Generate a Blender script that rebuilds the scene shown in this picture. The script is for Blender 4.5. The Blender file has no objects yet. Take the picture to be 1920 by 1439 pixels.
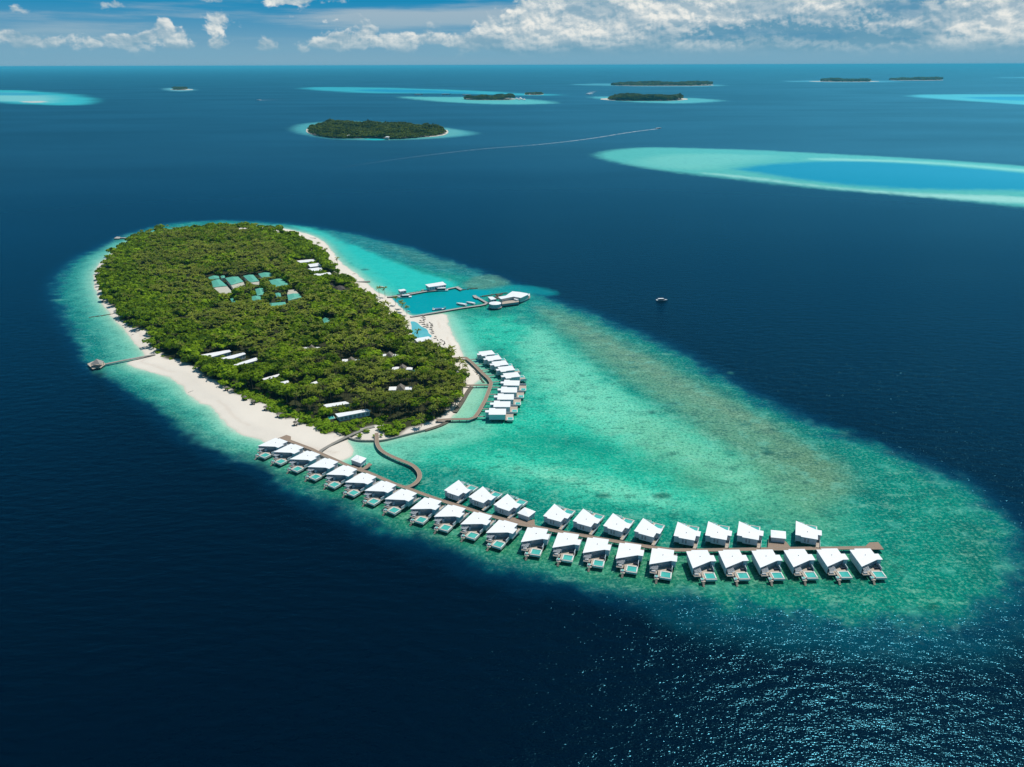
import bpy, math, random
import numpy as np
from mathutils import Vector, Matrix
random.seed(7); RNG = np.random.default_rng(7)
sc = bpy.context.scene
COL = sc.collection
# ------------------------------------------------------------------ camera
W0, H0, FPX = 1920.0, 1439.0, 1470.0
CAMH = 250.0
HAZE = 2.4e-5
PITCH = math.atan((719.5-122.5)/FPX)
ROLL = math.radians(0.16)
cam_data = bpy.data.cameras.new('camera'); cam = bpy.data.objects.new('camera', cam_data); COL.objects.link(cam)
cam_data.sensor_width = 36.0; cam_data.lens = FPX/W0*36.0
cam_data.clip_start = 1.0; cam_data.clip_end = 600000.0
_cx = math.cos(-PITCH); _sx = math.sin(-PITCH)
_f = Vector((0, math.cos(PITCH), -math.sin(PITCH))); _r = Vector((1, 0, 0)); _u = _r.cross(_f)
_r2 = _r*math.cos(ROLL) + _u*(-math.sin(ROLL)); _u2 = _u*math.cos(ROLL) + _r*math.sin(ROLL)
CM = Matrix((( _r2.x, _u2.x, -_f.x, 0), (_r2.y, _u2.y, -_f.y, 0), (_r2.z, _u2.z, -_f.z, CAMH), (0, 0, 0, 1)))
cam.matrix_world = CM
sc.camera = cam
sc.render.resolution_x = 1024; sc.render.resolution_y = 767
def P(x, y, z=0.0):                      # photo pixel -> point of the plane at height z
    d = _r2*((x-W0/2)/FPX) + _u2*(-(y-H0/2)/FPX) + _f
    t = (CAMH-z)/(-d.z)
    return (d.x*t, d.y*t)
def PP(pts, z=0.0): return [P(a, b, z) for a, b in pts]
def ZZ(ox, oy, s, pts): return [(ox+a/s, oy+b/s) for a, b in pts]
# ------------------------------------------------------------------ sun, sky
SUN_EL, SUN_AZ = math.radians(62), math.radians(48)      # azimuth measured from +Y towards +X
sd = bpy.data.lights.new('sun', 'SUN'); sun = bpy.data.objects.new('sun', sd); COL.objects.link(sun)
sd.energy = 4.2; sd.angle = math.radians(0.5); sd.color = (1.0, 0.965, 0.91)
sdir = Vector((math.sin(SUN_AZ)*math.cos(SUN_EL), math.cos(SUN_AZ)*math.cos(SUN_EL), math.sin(SUN_EL)))
sun.rotation_euler = sdir.to_track_quat('Z', 'Y').to_euler()
world = bpy.data.worlds.new('World'); sc.world = world; world.use_nodes = True
wt = world.node_tree; wt.nodes.clear()
class NB:
    """small helper to write node graphs"""
    def __init__(s, nt): s.nt = nt
    def n(s, t, **kw):
        nd = s.nt.nodes.new(t)
        ins = kw.pop('i', {})
        for k, v in kw.items(): setattr(nd, k, v)
        for k, v in ins.items():
            sk = nd.inputs[k]
            if isinstance(v, bpy.types.NodeSocket): s.nt.links.new(v, sk)
            else: sk.default_value = v
        return nd
    def m(s, op, a, b=None, c=None, clamp=False):
        nd = s.nt.nodes.new('ShaderNodeMath'); nd.operation = op; nd.use_clamp = clamp
        for k, v in enumerate((a, b, c)):
            if v is None: continue
            if isinstance(v, bpy.types.NodeSocket): s.nt.links.new(v, nd.inputs[k])
            else: nd.inputs[k].default_value = v
        return nd.outputs[0]
    def mix(s, f, a, b, bt='MIX'):
        nd = s.nt.nodes.new('ShaderNodeMix'); nd.data_type = 'RGBA'; nd.blend_type = bt; nd.clamp_factor = True
        for k, v in ((0, f), (6, a), (7, b)):
            if isinstance(v, bpy.types.NodeSocket): s.nt.links.new(v, nd.inputs[k])
            else: nd.inputs[k].default_value = v if k == 0 else (tuple(v)+(1,) if len(v) == 3 else v)
        return nd.outputs[2]
    def ramp(s, f, lo, hi, smooth=True):
        nd = s.nt.nodes.new('ShaderNodeMapRange'); nd.interpolation_type = 'SMOOTHSTEP' if smooth else 'LINEAR'
        for k, v in ((0, f), (1, lo), (2, hi)):
            if isinstance(v, bpy.types.NodeSocket): s.nt.links.new(v, nd.inputs[k])
            else: nd.inputs[k].default_value = v
        return nd.outputs[0]
    def link(s, a, b): s.nt.links.new(a, b)
def lin(c):
    c = c/255.0
    return c/12.92 if c <= 0.04045 else ((c+0.055)/1.055)**2.4
def S(r, g, b): return (lin(r), lin(g), lin(b))
def ALB(r, g, b, k=1.3): return (min(.85, lin(r)/k), min(.85, lin(g)/k), min(.85, lin(b)/k))

SKY_K = (.36, .88, .95)
def build_sky():
    N = NB(wt)
    sky = N.n('ShaderNodeTexSky', sky_type='NISHITA', sun_disc=False, sun_elevation=SUN_EL, sun_rotation=SUN_AZ,
              altitude=0.0, air_density=1.0, dust_density=0.6, ozone_density=2.0)
    c = N.mix(1.0, sky.outputs[0], SKY_K, 'MULTIPLY')
    bg = N.n('ShaderNodeBackground', i={0: c, 1: 0.085})
    N.n('ShaderNodeOutputWorld', i={0: bg.outputs[0]})
build_sky()
world.cycles.sampling_method = 'MANUAL'; world.cycles.sample_map_resolution = 512
def build_cloud_backdrop():
    """the cloudy air above the horizon: a ring 165 km away"""
    R = 250000.0; n = 96; m = bpy.data.materials.new('cloudy_sky'); m.use_nodes = True; m.node_tree.nodes.clear(); N = NB(m.node_tree)
    geo = N.n('ShaderNodeNewGeometry'); sep = N.n('ShaderNodeSeparateXYZ', i={0: geo.outputs['Position']}); x, y, z = sep.outputs
    az = N.m('MULTIPLY', N.m('ARCTAN2', x, y), 57.2958)
    el = N.m('MULTIPLY', N.m('ARCTANGENT', N.m('DIVIDE', N.m('SUBTRACT', z, 250.0), N.m('POWER', N.m('ADD', N.m('MULTIPLY', x, x), N.m('MULTIPLY', y, y)), .5))), 57.2958)
    base = N.mix(N.ramp(el, -.2, 4.4), S(0x80, 0xAA, 0xC0), S(0x10, 0x88, 0xB8))
    def vec(a, e, sx, sy, w): return N.n('ShaderNodeCombineXYZ', i={0: N.m('MULTIPLY', a, sx), 1: N.m('MULTIPLY', e, sy), 2: w}).outputs[0]
    def dens(a, e, w, fine=True):
        n1 = N.n('ShaderNodeTexNoise', i={'Vector': vec(a, e, .42, .62, w), 'Scale': 1.0, 'Detail': 9.0 if fine else 3.0, 'Roughness': .60, 'Distortion': .25}).outputs[0]
        v1 = N.n('ShaderNodeTexVoronoi', feature='SMOOTH_F1', i={'Vector': vec(a, e, 1.0, 1.35, w), 'Scale': 1.0, 'Detail': 2.0, 'Roughness': .5, 'Lacunarity': 2.4, 'Smoothness': .6}).outputs[0]
        return N.m('SUBTRACT', n1, N.m('MULTIPLY', v1, .17))
    def px(x, y):
        d = _r2*((x-W0/2)/FPX) + _u2*(-(y-H0/2)/FPX) + _f; d.normalize()
        return math.degrees(math.atan2(d.x, d.y)), math.degrees(math.asin(d.z))
    def lobes(L):
        acc = None
        for (X, Y, wx, wy, amp) in L:
            a0, e0 = px(X, Y)
            da = N.m('DIVIDE', N.m('SUBTRACT', az, a0), wx/25.7); de = N.m('DIVIDE', N.m('SUBTRACT', el, e0), wy/25.7)
            q = N.m('ADD', N.m('MULTIPLY', da, da), N.m('MULTIPLY', de, de))
            g = N.m('MULTIPLY', N.m('EXPONENT', N.m('MULTIPLY', q, -1.0)), amp)
            acc = g if acc is None else N.m('ADD', acc, g)
        return acc
    big = lobes([(1010, 34, 90, 50, .36), (1130, 45, 130, 52, .33), (1290, 38, 130, 50, .36), (1430, 26, 110, 36, .32), (1560, 42, 75, 32, .28), (1480, 0, 90, 14, .25),
           (1760, 55, 140, 50, .30), (1880, 40, 80, 46, .28), (1600, 90, 460, 20, .22), (1180, 82, 150, 20, .16), (1000, 84, 60, 16, .16),
           (655, 78, 46, 15, .26), (693, 62, 22, 22, .22), (735, 66, 28, 14, .20), (790, 74, 40, 13, .20), (880, 76, 50, 18, .22), (620, 84, 30, 8, .18), (950, 88, 130, 18, .16), (700, 84, 150, 14, .12), (200, 80, 300, 15, .17),
           (410, 38, 26, 18, .30), (398, 54, 14, 12, .18), (309, 44, 13, 13, .32), (275, 70, 26, 10, .22), (325, 70, 26, 14, .18), (228, 74, 18, 9, .26), (174, 84, 16, 9, .26),
           (32, 74, 22, 12, .28), (85, 82, 20, 8, .2), (216, 9, 24, 8, .30), (530, 3, 34, 9, .34), (398, 1, 25, 6, .3), (30, 22, 50, 9, .20), (8, 62, 16, 9, .28), (545, 32, 22, 8, .2),
           (490, 90, 18, 9, .22), (340, 88, 18, 7, .24), (318, 84, 8, 6, .22), (247, 90, 9, 7, .22), (570, 94, 14, 5, .2), (405, 86, 14, 9, .2), (618, 2, 70, 7, .2)])
    dA = N.m('ADD', dens(az, el, 3.7), big)
    dB = N.m('ADD', dens(N.m('ADD', az, .12), N.m('ADD', el, .20), 3.7), big)
    cov = N.ramp(dA, .51, .655)
    lit = N.m('ADD', N.m('MULTIPLY', N.ramp(N.m('SUBTRACT', dA, dB), -.08, .09, smooth=False), .62), .34)
    shade = lobes([(1370, 62, 120, 13, .60), (1560, 72, 100, 14, .75), (1480, 40, 50, 12, .4), (1060, 98, 160, 10, .3), (1660, 25, 60, 20, .5), (1700, 68, 60, 10, .4), (1330, 108, 500, 16, .35)])
    lit = N.m('SUBTRACT', lit, shade, clamp=True)
    nl = N.n('ShaderNodeTexNoise', i={'Vector': vec(az, el, .28, .8, 14.0), 'Scale': 1.0, 'Detail': 4.0, 'Roughness': .55}).outputs[0]
    lit = N.m('MULTIPLY', lit, N.m('ADD', .42, N.m('MULTIPLY', N.ramp(nl, .36, .58), .66)), clamp=True)
    lum = N.mix(lit, S(0x62, 0x98, 0xB4), S(0xF0, 0xF0, 0xEA))
    lum = N.mix(N.m('MULTIPLY', N.ramp(el, 2.4, .2), .8), lum, S(0x76, 0xA5, 0xBB))
    n2 = N.n('ShaderNodeTexNoise', i={'Vector': vec(az, el, .085, 1.0, 9.0), 'Scale': 1.0, 'Detail': 8.0, 'Roughness': .58}).outputs[0]
    band = lobes([(820, 34, 380, 15, .42), (1350, 60, 420, 60, .46), (1850, 60, 260, 60, .46), (150, 48, 200, 22, .20), (300, 95, 900, 26, .20)])
    th = N.m('MULTIPLY', N.ramp(N.m('ADD', n2, band), .58, .92), .85)
    base = N.mix(th, base, N.mix(N.ramp(el, .8, 3.4), S(0x78, 0xA8, 0xC0), S(0xA6, 0xBA, 0xC6)))
    n3 = N.n('ShaderNodeTexNoise', i={'Vector': vec(az, el, .2, 1.3, 5.0), 'Scale': 1.0, 'Detail': 6.0, 'Roughness': .6}).outputs[0]
    dkb = lobes([(1400, 60, 70, 9, .5), (1310, 72, 60, 5, .45), (1540, 68, 70, 10, .5), (1690, 12, 60, 18, .5), (1700, 73, 50, 5, .4)])
    base = N.mix(N.m('MULTIPLY', N.ramp(N.m('ADD', n3, dkb), .62, .95), .8), base, S(0x45, 0x8C, 0xB0))
    cov = N.m('MULTIPLY', cov, N.m('MULTIPLY', N.ramp(el, .25, 1.4), .95))
    cov = N.m('MULTIPLY', cov, N.m('SUBTRACT', 1.0, N.m('MULTIPLY', N.ramp(dkb, .25, .5), .7)))
    col = N.mix(cov, base, lum)
    em = N.n('ShaderNodeEmission', i={0: col, 1: 1.0}); tr = N.n('ShaderNodeBsdfTransparent')
    mx = N.n('ShaderNodeMixShader', i={0: N.ramp(el, 9.5, 5.5), 1: tr.outputs[0], 2: em.outputs[0]})
    N.n('ShaderNodeOutputMaterial', i={0: mx.outputs[0]})
    m.cycles.emission_sampling = 'NONE'
    zs = [-1200, 0, 6000, 13000, 21000, 30000, 45000]
    v = [(R*math.sin(2*math.pi*k/n), R*math.cos(2*math.pi*k/n), z) for z in zs for k in range(n)]
    f = [(j*n+k, (j+1)*n+k, (j+1)*n+(k+1) % n, j*n+(k+1) % n) for j in range(len(zs)-1) for k in range(n)]
    me = bpy.data.meshes.new('sky'); me.from_pydata(v, [], f); me.materials.append(m)
    o = bpy.data.objects.new('sky', me); COL.objects.link(o); o['kind'] = 'structure'
build_cloud_backdrop()
sc.view_settings.view_transform = 'Standard'; sc.view_settings.look = 'None'
sc.view_settings.exposure = 0.0; sc.view_settings.gamma = 1.0
sc.render.engine = 'CYCLES'
sc.cycles.max_bounces = 5; sc.cycles.diffuse_bounces = 2; sc.cycles.glossy_bounces = 2; sc.cycles.transparent_max_bounces = 8
sc.cycles.sample_clamp_direct = 2.6
sc.cycles.caustics_reflective = False; sc.cycles.caustics_refractive = False

# ------------------------------------------------------------------ numpy helpers
def _hash(ix, iy, seed):
    h = (ix.astype(np.int64)*374761393 + iy.astype(np.int64)*668265263 + seed*1442695) & 0x7fffffff
    h = ((h ^ (h >> 13))*1274126177) & 0x7fffffff
    return ((h ^ (h >> 16)) & 0xffff)/65535.0
def vnoise(x, y, seed=0):
    ix = np.floor(x); iy = np.floor(y); fx = x-ix; fy = y-iy
    fx = fx*fx*(3-2*fx); fy = fy*fy*(3-2*fy)
    a = _hash(ix, iy, seed); b = _hash(ix+1, iy, seed); c = _hash(ix, iy+1, seed); d = _hash(ix+1, iy+1, seed)
    return (a+(b-a)*fx)*(1-fy)+(c+(d-c)*fx)*fy
def fbm(x, y, o=4, seed=0):
    s = 0; a = .5; t = 0
    for k in range(o):
        s = s+a*vnoise(x*2**k+17*k, y*2**k-9*k, seed+k); t += a; a *= .55
    return s/t
def sdist(px, py, poly):
    """signed distance (positive inside)"""
    d = np.full(px.shape, 1e18); ins = np.zeros(px.shape, bool); n = len(poly)
    for k in range(n):
        x0, y0 = poly[k]; x1, y1 = poly[(k+1) % n]
        ex, ey = x1-x0, y1-y0; L2 = ex*ex+ey*ey+1e-12
        t = np.clip(((px-x0)*ex+(py-y0)*ey)/L2, 0, 1)
        dx = px-(x0+t*ex); dy = py-(y0+t*ey)
        d = np.minimum(d, dx*dx+dy*dy)
        if y1 != y0:
            c = ((y0 > py) != (y1 > py)) & (px < (x1-x0)*(py-y0)/(y1-y0)+x0)
            ins ^= c
    d = np.sqrt(d)
    return np.where(ins, d, -d)
def smooth(pts, it=2):
    for _ in range(it):
        q = []
        n = len(pts)
        for k in range(n):
            a, b = pts[k], pts[(k+1) % n]
            q += [(a[0]*.75+b[0]*.25, a[1]*.75+b[1]*.25), (a[0]*.25+b[0]*.75, a[1]*.25+b[1]*.75)]
        pts = q
    return pts
def sstep(x): x = np.clip(x, 0, 1); return x*x*(3-2*x)

# ------------------------------------------------------------------ materials
MAT = {}
def mat(name, col, rough=0.8, spec=0.3, noise=None, bump=None, coat=0, metal=0):
    """noise=(scale, amount, colour2)"""
    m = bpy.data.materials.new(name); m.use_nodes = True; nt = m.node_tree; N = NB(nt)
    b = nt.nodes['Principled BSDF']
    b.inputs['Roughness'].default_value = rough; b.inputs['Specular IOR Level'].default_value = spec
    b.inputs['Metallic'].default_value = metal
    c = tuple(col)
    if noise:
        geo = N.n('ShaderNodeNewGeometry')
        nz = N.n('ShaderNodeTexNoise', i={'Vector': geo.outputs['Position'], 'Scale': noise[0], 'Detail': 5.0, 'Roughness': 0.65})
        f = N.m('MULTIPLY', N.ramp(nz.outputs[0], 0.35, 0.68), noise[1])
        N.link(N.mix(f, c, noise[2]), b.inputs['Base Color'])
    else: b.inputs['Base Color'].default_value = c+(1,)
    MAT[name] = m
    return m
mat('white_roof', (.80, .79, .78), .55, .3, noise=(.35, .35, (.70, .69, .67)))
mat('white_wall', (.60, .66, .70), .6, .3, noise=(.8, .3, (.5, .56, .6)))
mat('cream_wall', (.62, .60, .55), .7, .3)
mat('glass', (.22, .27, .31), .12, .5)
mat('frame', (.62, .64, .66), .5, .3)
mat('deck_wood', (.30, .215, .155), .85, .2, noise=(1.2, .6, (.22, .165, .125)))
mat('grey_wood', (.27, .25, .22), .85, .2, noise=(1.0, .6, (.19, .175, .155)))
mat('pale_wood', (.46, .38, .30), .8, .2, noise=(1.0, .5, (.38, .31, .25)))
mat('pool_water', ALB(95, 205, 190), .06, .5, noise=(.3, .7, ALB(60, 180, 170)))
mat('pool_blue', ALB(115, 205, 208), .06, .5, noise=(.12, .7, ALB(85, 190, 200)))
mat('pool_tile', ALB(0, 130, 120), .3, .4)
mat('pool_rim', (.66, .67, .62), .6, .3)
mat('navy_fabric', (.02, .03, .05), .9, .1)
mat('white_fabric', (.72, .70, .68), .9, .1)
mat('tan_fabric', (.42, .30, .2), .9, .1)
mat('concrete', (.40, .38, .35), .9, .2, noise=(.5, .6, (.30, .285, .26)))
mat('path_grey', (.27, .25, .215), .9, .2, noise=(.6, .6, (.21, .195, .17)))
mat('rock', (.17, .15, .115), .95, .2, noise=(.9, .8, (.07, .065, .05)))
mat('pile', (.12, .13, .13), .9, .2)
mat('green_roof', ALB(105, 190, 165), .6, .3, noise=(.3, .5, ALB(85, 170, 150)))
mat('beige_roof', (.50, .47, .38), .8, .2, noise=(.3, .5, (.40, .37, .30)))
mat('thatch', (.20, .175, .145), .95, .1, noise=(1.2, .6, (.14, .12, .10)))
mat('dark_thatch', (.10, .085, .075), .95, .1, noise=(1.2, .6, (.06, .05, .045)))
mat('grey_thatch', (.34, .31, .28), .95, .1, noise=(1.0, .6, (.25, .23, .21)))
mat('boat_white', (.78, .78, .76), .25, .5)
mat('boat_blue', (.02, .25, .42), .3, .5)
mat('boat_dark', (.03, .035, .045), .3, .5)
mat('trunk', (.16, .12, .085), .9, .1)
mat('seawall', (.33, .31, .27), .9, .2, noise=(.7, .7, (.2, .19, .165)))

def leaf_mat(name, c1, c2, c3, scale=.12):
    m = bpy.data.materials.new(name); m.use_nodes = True; nt = m.node_tree; N = NB(nt)
    b = nt.nodes['Principled BSDF']; out = nt.nodes['Material Output']
    geo = N.n('ShaderNodeNewGeometry')
    nz = N.n('ShaderNodeTexNoise', i={'Vector': geo.outputs['Position'], 'Scale': scale, 'Detail': 2.0, 'Roughness': .5})
    nf = N.n('ShaderNodeTexNoise', i={'Vector': geo.outputs['Position'], 'Scale': .9, 'Detail': 3.0, 'Roughness': .7})
    nb = N.n('ShaderNodeTexNoise', i={'Vector': geo.outputs['Position'], 'Scale': .018, 'Detail': 2.0})
    c = N.mix(N.ramp(nz.outputs[0], .36, .62), c1, c2)
    c = N.mix(N.m('MULTIPLY', N.ramp(nf.outputs[0], .45, .72), .8), c, c3)
    c = N.mix(N.m('MULTIPLY', N.ramp(nb.outputs[0], .4, .65), .35), c, tuple(v*.55 for v in c1))
    N.link(c, b.inputs['Base Color']); b.inputs['Roughness'].default_value = .7; b.inputs['Specular IOR Level'].default_value = .08
    tr = N.n('ShaderNodeBsdfTranslucent', i={'Color': N.mix(.5, c, c3)})
    mx = N.n('ShaderNodeMixShader', i={0: .28, 1: b.outputs[0], 2: tr.outputs[0]})
    N.link(mx.outputs[0], out.inputs[0]); MAT[name] = m
leaf_mat('palm_leaf', (.055, .105, .006), (.20, .25, .012), (.52, .50, .13), .09)
leaf_mat('broad_leaf', (.036, .10, .004), (.23, .36, .008), (.40, .52, .025), .07)
leaf_mat('shrub_leaf', (.15, .28, .008), (.22, .36, .012), (.32, .44, .03), .12)
leaf_mat('far_leaf', (.035, .08, .008), (.12, .17, .014), (.24, .26, .03), .02)

# ------------------------------------------------------------------ mesh builder
class MB:
    def __init__(s): s.v = []; s.f = []; s.mi = []; s.ms = []
    def _m(s, m):
        if m not in s.ms: s.ms.append(m)
        return s.ms.index(m)
    def face(s, idx, m): s.f.append(idx); s.mi.append(s._m(m))
    def prism(s, poly, z0, z1, m, mtop=None, mside=None):
        """poly: list of (x,y); z1 may be a function of x,y"""
        a = sum(poly[k][0]*poly[(k+1) % len(poly)][1]-poly[(k+1) % len(poly)][0]*poly[k][1] for k in range(len(poly)))
        if a < 0: poly = poly[::-1]
        n = len(poly); o = len(s.v)
        g0 = z0 if callable(z0) else (lambda x, y: z0); g1 = z1 if callable(z1) else (lambda x, y: z1)
        s.v += [(x, y, g0(x, y)) for x, y in poly]+[(x, y, g1(x, y)) for x, y in poly]
        s.face(list(range(o, o+n))[::-1], m); s.face(list(range(o+n, o+2*n)), mtop or m)
        for k in range(n): s.face([o+k, o+(k+1) % n, o+n+(k+1) % n, o+n+k], mside or m)
    def box(s, x0, y0, z0, x1, y1, z1, m): s.prism([(x0, y0), (x1, y0), (x1, y1), (x0, y1)], z0, z1, m)
    def cyl(s, x, y, z0, z1, r0, r1, m, n=8):
        o = len(s.v)
        for z, r in ((z0, r0), (z1, r1)):
            s.v += [(x+r*math.cos(2*math.pi*k/n), y+r*math.sin(2*math.pi*k/n), z) for k in range(n)]
        s.face(list(range(o, o+n))[::-1], m); s.face(list(range(o+n, o+2*n)), m)
        for k in range(n): s.face([o+k, o+(k+1) % n, o+n+(k+1) % n, o+n+k], m)
    def cone(s, pts, apex, m):
        o = len(s.v); s.v += list(pts)+[apex]; n = len(pts)
        for k in range(n): s.face([o+k, o+(k+1) % n, o+n], m)
        s.face(list(range(o, o+n))[::-1], m)
    def strip(s, path, w, z0, z1, m, mside=None):
        """slab following a polyline"""
        L, R = offset(path, w/2); n = len(path); o = len(s.v)
        s.v += [(x, y, z0) for x, y in L]+[(x, y, z0) for x, y in R]+[(x, y, z1) for x, y in L]+[(x, y, z1) for x, y in R]
        for k in range(n-1):
            s.face([o+2*n+k, o+3*n+k, o+3*n+k+1, o+2*n+k+1], m)
            s.face([o+k, o+k+1, o+n+k+1, o+n+k], m)
            s.face([o+k, o+2*n+k, o+2*n+k+1, o+k+1], mside or m)
            s.face([o+n+k, o+n+k+1, o+3*n+k+1, o+3*n+k], mside or m)
        s.face([o, o+n, o+3*n, o+2*n], mside or m); e = n-1
        s.face([o+e, o+2*n+e, o+3*n+e, o+n+e], mside or m)
    def build(s, name, parent=None, smooth_=False):
        me = bpy.data.meshes.new(name); me.from_pydata(s.v, [], s.f)
        for m in s.ms: me.materials.append(MAT[m])
        me.polygons.foreach_set('material_index', s.mi)
        if smooth_: me.polygons.foreach_set('use_smooth', [True]*len(me.polygons))
        me.update()
        o = bpy.data.objects.new(name, me); COL.objects.link(o)
        if parent: o.parent = parent
        return o
def offset(path, d):
    n = len(path); L = []; R = []
    for k in range(n):
        a = path[max(0, k-1)]; b = path[min(n-1, k+1)]
        dx, dy = b[0]-a[0], b[1]-a[1]; l = math.hypot(dx, dy) or 1
        nx, ny = -dy/l, dx/l
        c = 1.0
        if 0 < k < n-1:
            e = path[k]; ax, ay = e[0]-a[0], e[1]-a[1]; la = math.hypot(ax, ay) or 1
            c = max(.6, abs((-ay/la)*nx+(ax/la)*ny))
        L.append((path[k][0]+nx*d/c, path[k][1]+ny*d/c)); R.append((path[k][0]-nx*d/c, path[k][1]-ny*d/c))
    return L, R
def curve(path, it=2):
    for _ in range(it):
        q = [path[0]]
        for a, b in zip(path, path[1:]):
            q += [(a[0]*.75+b[0]*.25, a[1]*.75+b[1]*.25), (a[0]*.25+b[0]*.75, a[1]*.25+b[1]*.75)]
        path = q+[path[-1]]
    return path
def tag(o, label=None, cat=None, group=None, kind=None):
    if label: o['label'] = label
    if cat: o['category'] = cat
    if group: o['group'] = group
    if kind: o['kind'] = kind
    return o
def empty(name, loc, rz=0):
    o = bpy.data.objects.new(name, None); COL.objects.link(o); o.location = loc; o.rotation_euler = (0, 0, rz); o.empty_display_size = 1
    return o
KIDS = {}
def copy_tree(o, parent=None):
    c = o.copy(); COL.objects.link(c); c.parent = parent
    for ch in o.children: copy_tree(ch, c)
    return c
ORD = ['first', 'second', 'third', 'fourth', 'fifth', 'sixth', 'seventh', 'eighth', 'ninth', 'tenth', 'eleventh', 'twelfth', 'thirteenth', 'fourteenth', 'fifteenth', 'sixteenth', 'seventeenth', 'eighteenth', 'nineteenth', 'twentieth', 'twenty-first', 'twenty-second', 'twenty-third']
# ------------------------------------------------------------------ traced outlines (photo pixels on the water plane)
SHORE_PX = [(300,434),(255,444),(222,465),(196,485),(178,505),(175,530),(182,553),(190,570),(202,582),(213,600),(230,615),(243,630),(258,650),(274,665),(262,672),(235,680),(250,689),(280,696),(317,708),(338,720),(350,735),(370,755),(398,763),(413,784),(430,803),(455,815),(480,823),(500,829),(525,838),(555,850),(590,858),(625,868),(650,862),(662,850),(657,836),(650,821),(662,826),(687,829),(700,828),(715,828),(740,822),(770,814),(797,808),(822,800),(842,789),(857,772),(870,750),(885,727),(897,715),(905,706),(896,696),(884,686),(874,677),(868,667),(862,650),(852,632),(842,612),(838,598),(838,588),(800,592),(770,594),(757,583),(744,570),(736,561),(728,556),(708,549),(696,540),(682,525),(667,512),(640,495),(624,472),(611,457),(595,445),(570,437),(545,431),(520,427),(470,424),(420,424),(370,427)]
CANOPY_PX = [(300,432),(255,443),(222,467),(194,487),(180,513),(186,540),(193,557),(203,573),(219,574),(222,597),(244,613),(268,618),(275,634),(289,656),(298,670),(332,676),(357,686),(369,702),(405,717),(437,738),(465,749),(495,759),(502,770),(527,786),(552,785),(556,796),(577,800),(588,798),(591,810),(612,815),(625,812),(640,821),(652,819),(687,802),(708,797),(712,812),(727,821),(745,819),(762,804),(790,795),(820,787),(838,779),(846,767),(861,754),(871,739),(877,724),(879,711),(868,697),(850,680),(838,668),(828,655),(812,642),(790,646),(772,640),(768,612),(765,602),(744,594),(727,586),(722,574),(704,562),(692,553),(670,540),(664,528),(640,512),(625,500),(616,484),(592,468),(568,452),(545,440),(520,433),(480,429),(440,428),(380,431),(340,434)]
REEF_PX = [(100,520),(95,553),(110,593),(133,630),(148,663),(165,690),(198,709),(233,733),(283,770),(333,803),(383,838),(427,862),(460,872),(500,884),(522,903),(545,925),(585,942),(627,962),(665,981),(700,996),(740,1009),(787,1027),(834,1040),(880,1060),(927,1076),(984,1092),(1060,1106),(1160,1120),(1260,1136),(1385,1156),(1510,1175),(1660,1196),(1790,1196),(1880,1176),(1930,1130),(1945,1060),(1925,1000),(1888,950),(1838,912),(1760,878),(1660,838),(1560,799),(1485,768),(1410,733),(1335,690),(1240,636),(1160,606),(1120,588),(1080,573),(1013,550),(947,523),(880,500),(813,477),(747,457),(680,440),(640,433),(583,423),(500,415),(423,412),(333,416),(290,423),(233,440),(187,460),(140,483),(110,505)]
SHORE = smooth(PP(SHORE_PX), 1); REEF = smooth(PP(REEF_PX), 2); CANOPY = PP(CANOPY_PX, 3)
R1_PX = [(1102.5,292.5),(1131.7,282),(1194,276),(1284,277),(1418,281),(1553,288),(1732,297),(1920,310.5),(2150,330),(2250,360),(2180,400),(1980,396),(1920,391),(1821.5,380),(1687,367),(1508,353),(1373.5,337),(1239,321.7),(1149.6,306)]
R1IN_PX = [(1353,317),(1418,307),(1508,301.5),(1597.5,300.6),(1732,306),(1920,322.6),(2080,337),(2110,352),(2000,362),(1920,360.6),(1776.6,359.7),(1642,355),(1508,341.8),(1396,324)]
R2_PX = [(-260,160),(0,169),(50,169),(125,175),(185,181),(197,189),(175,197.5),(75,199),(0,193),(-260,186)]
R3_PX = [(539,241),(552,234),(580,230),(640,226),(760,230),(840,240),(880,245),(907,250.5),(870,257),(800,262),(700,264.5),(620,262),(570,255),(545,248)]
R4_PX = [(545,165.7),(583.7,163.3),(686,163.6),(802.5,166.4),(919,171),(977.5,175),(1085,178.4),(1021,180.6),(948,179.3),(880,177),(802.5,176),(715,176),(627.5,173.2),(575,169)]
R4IN_PX = [(650,168.5),(740,167.5),(860,171),(925,174.8),(880,175.6),(800,175),(690,173)]
R5_PX = [(725,181),(831.7,182),(900,182),(989,185),(1070,194),(977.5,197),(904.6,196),(802.5,190.5)]
R6_PX = [(1095,182),(1140,181),(1285,183),(1370,188.5),(1340,192),(1280,195),(1200,193),(1140,189)]
R7_PX = [(300,166.5),(320,165),(355,166),(372,169.4),(345,172),(318,171.5)]
R8_PX = [(1690,180.2),(1740,177),(1920,177),(2200,178),(2200,212),(1920,197),(1847,193),(1740,185.5)]
R8IN_PX = [(1780,182.6),(1920,181),(2150,183),(2150,200),(1920,189.5),(1850,187.5)]
R9_PX = [(1050,159),(1140,156.5),(1343,159),(1372,161),(1300,163.4),(1140,161.6)]
R10_PX = [(1450,152.6),(1535,151),(1640,151.5),(1715,153.3),(1600,155.4),(1500,154.4)]
R11_PX = [(1840,145.6),(1960,145),(2150,147),(2150,149),(1920,147.2)]
R12_PX = [(1650,149),(1780,148.5),(1790,150.3),(1700,151.2)]
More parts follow.
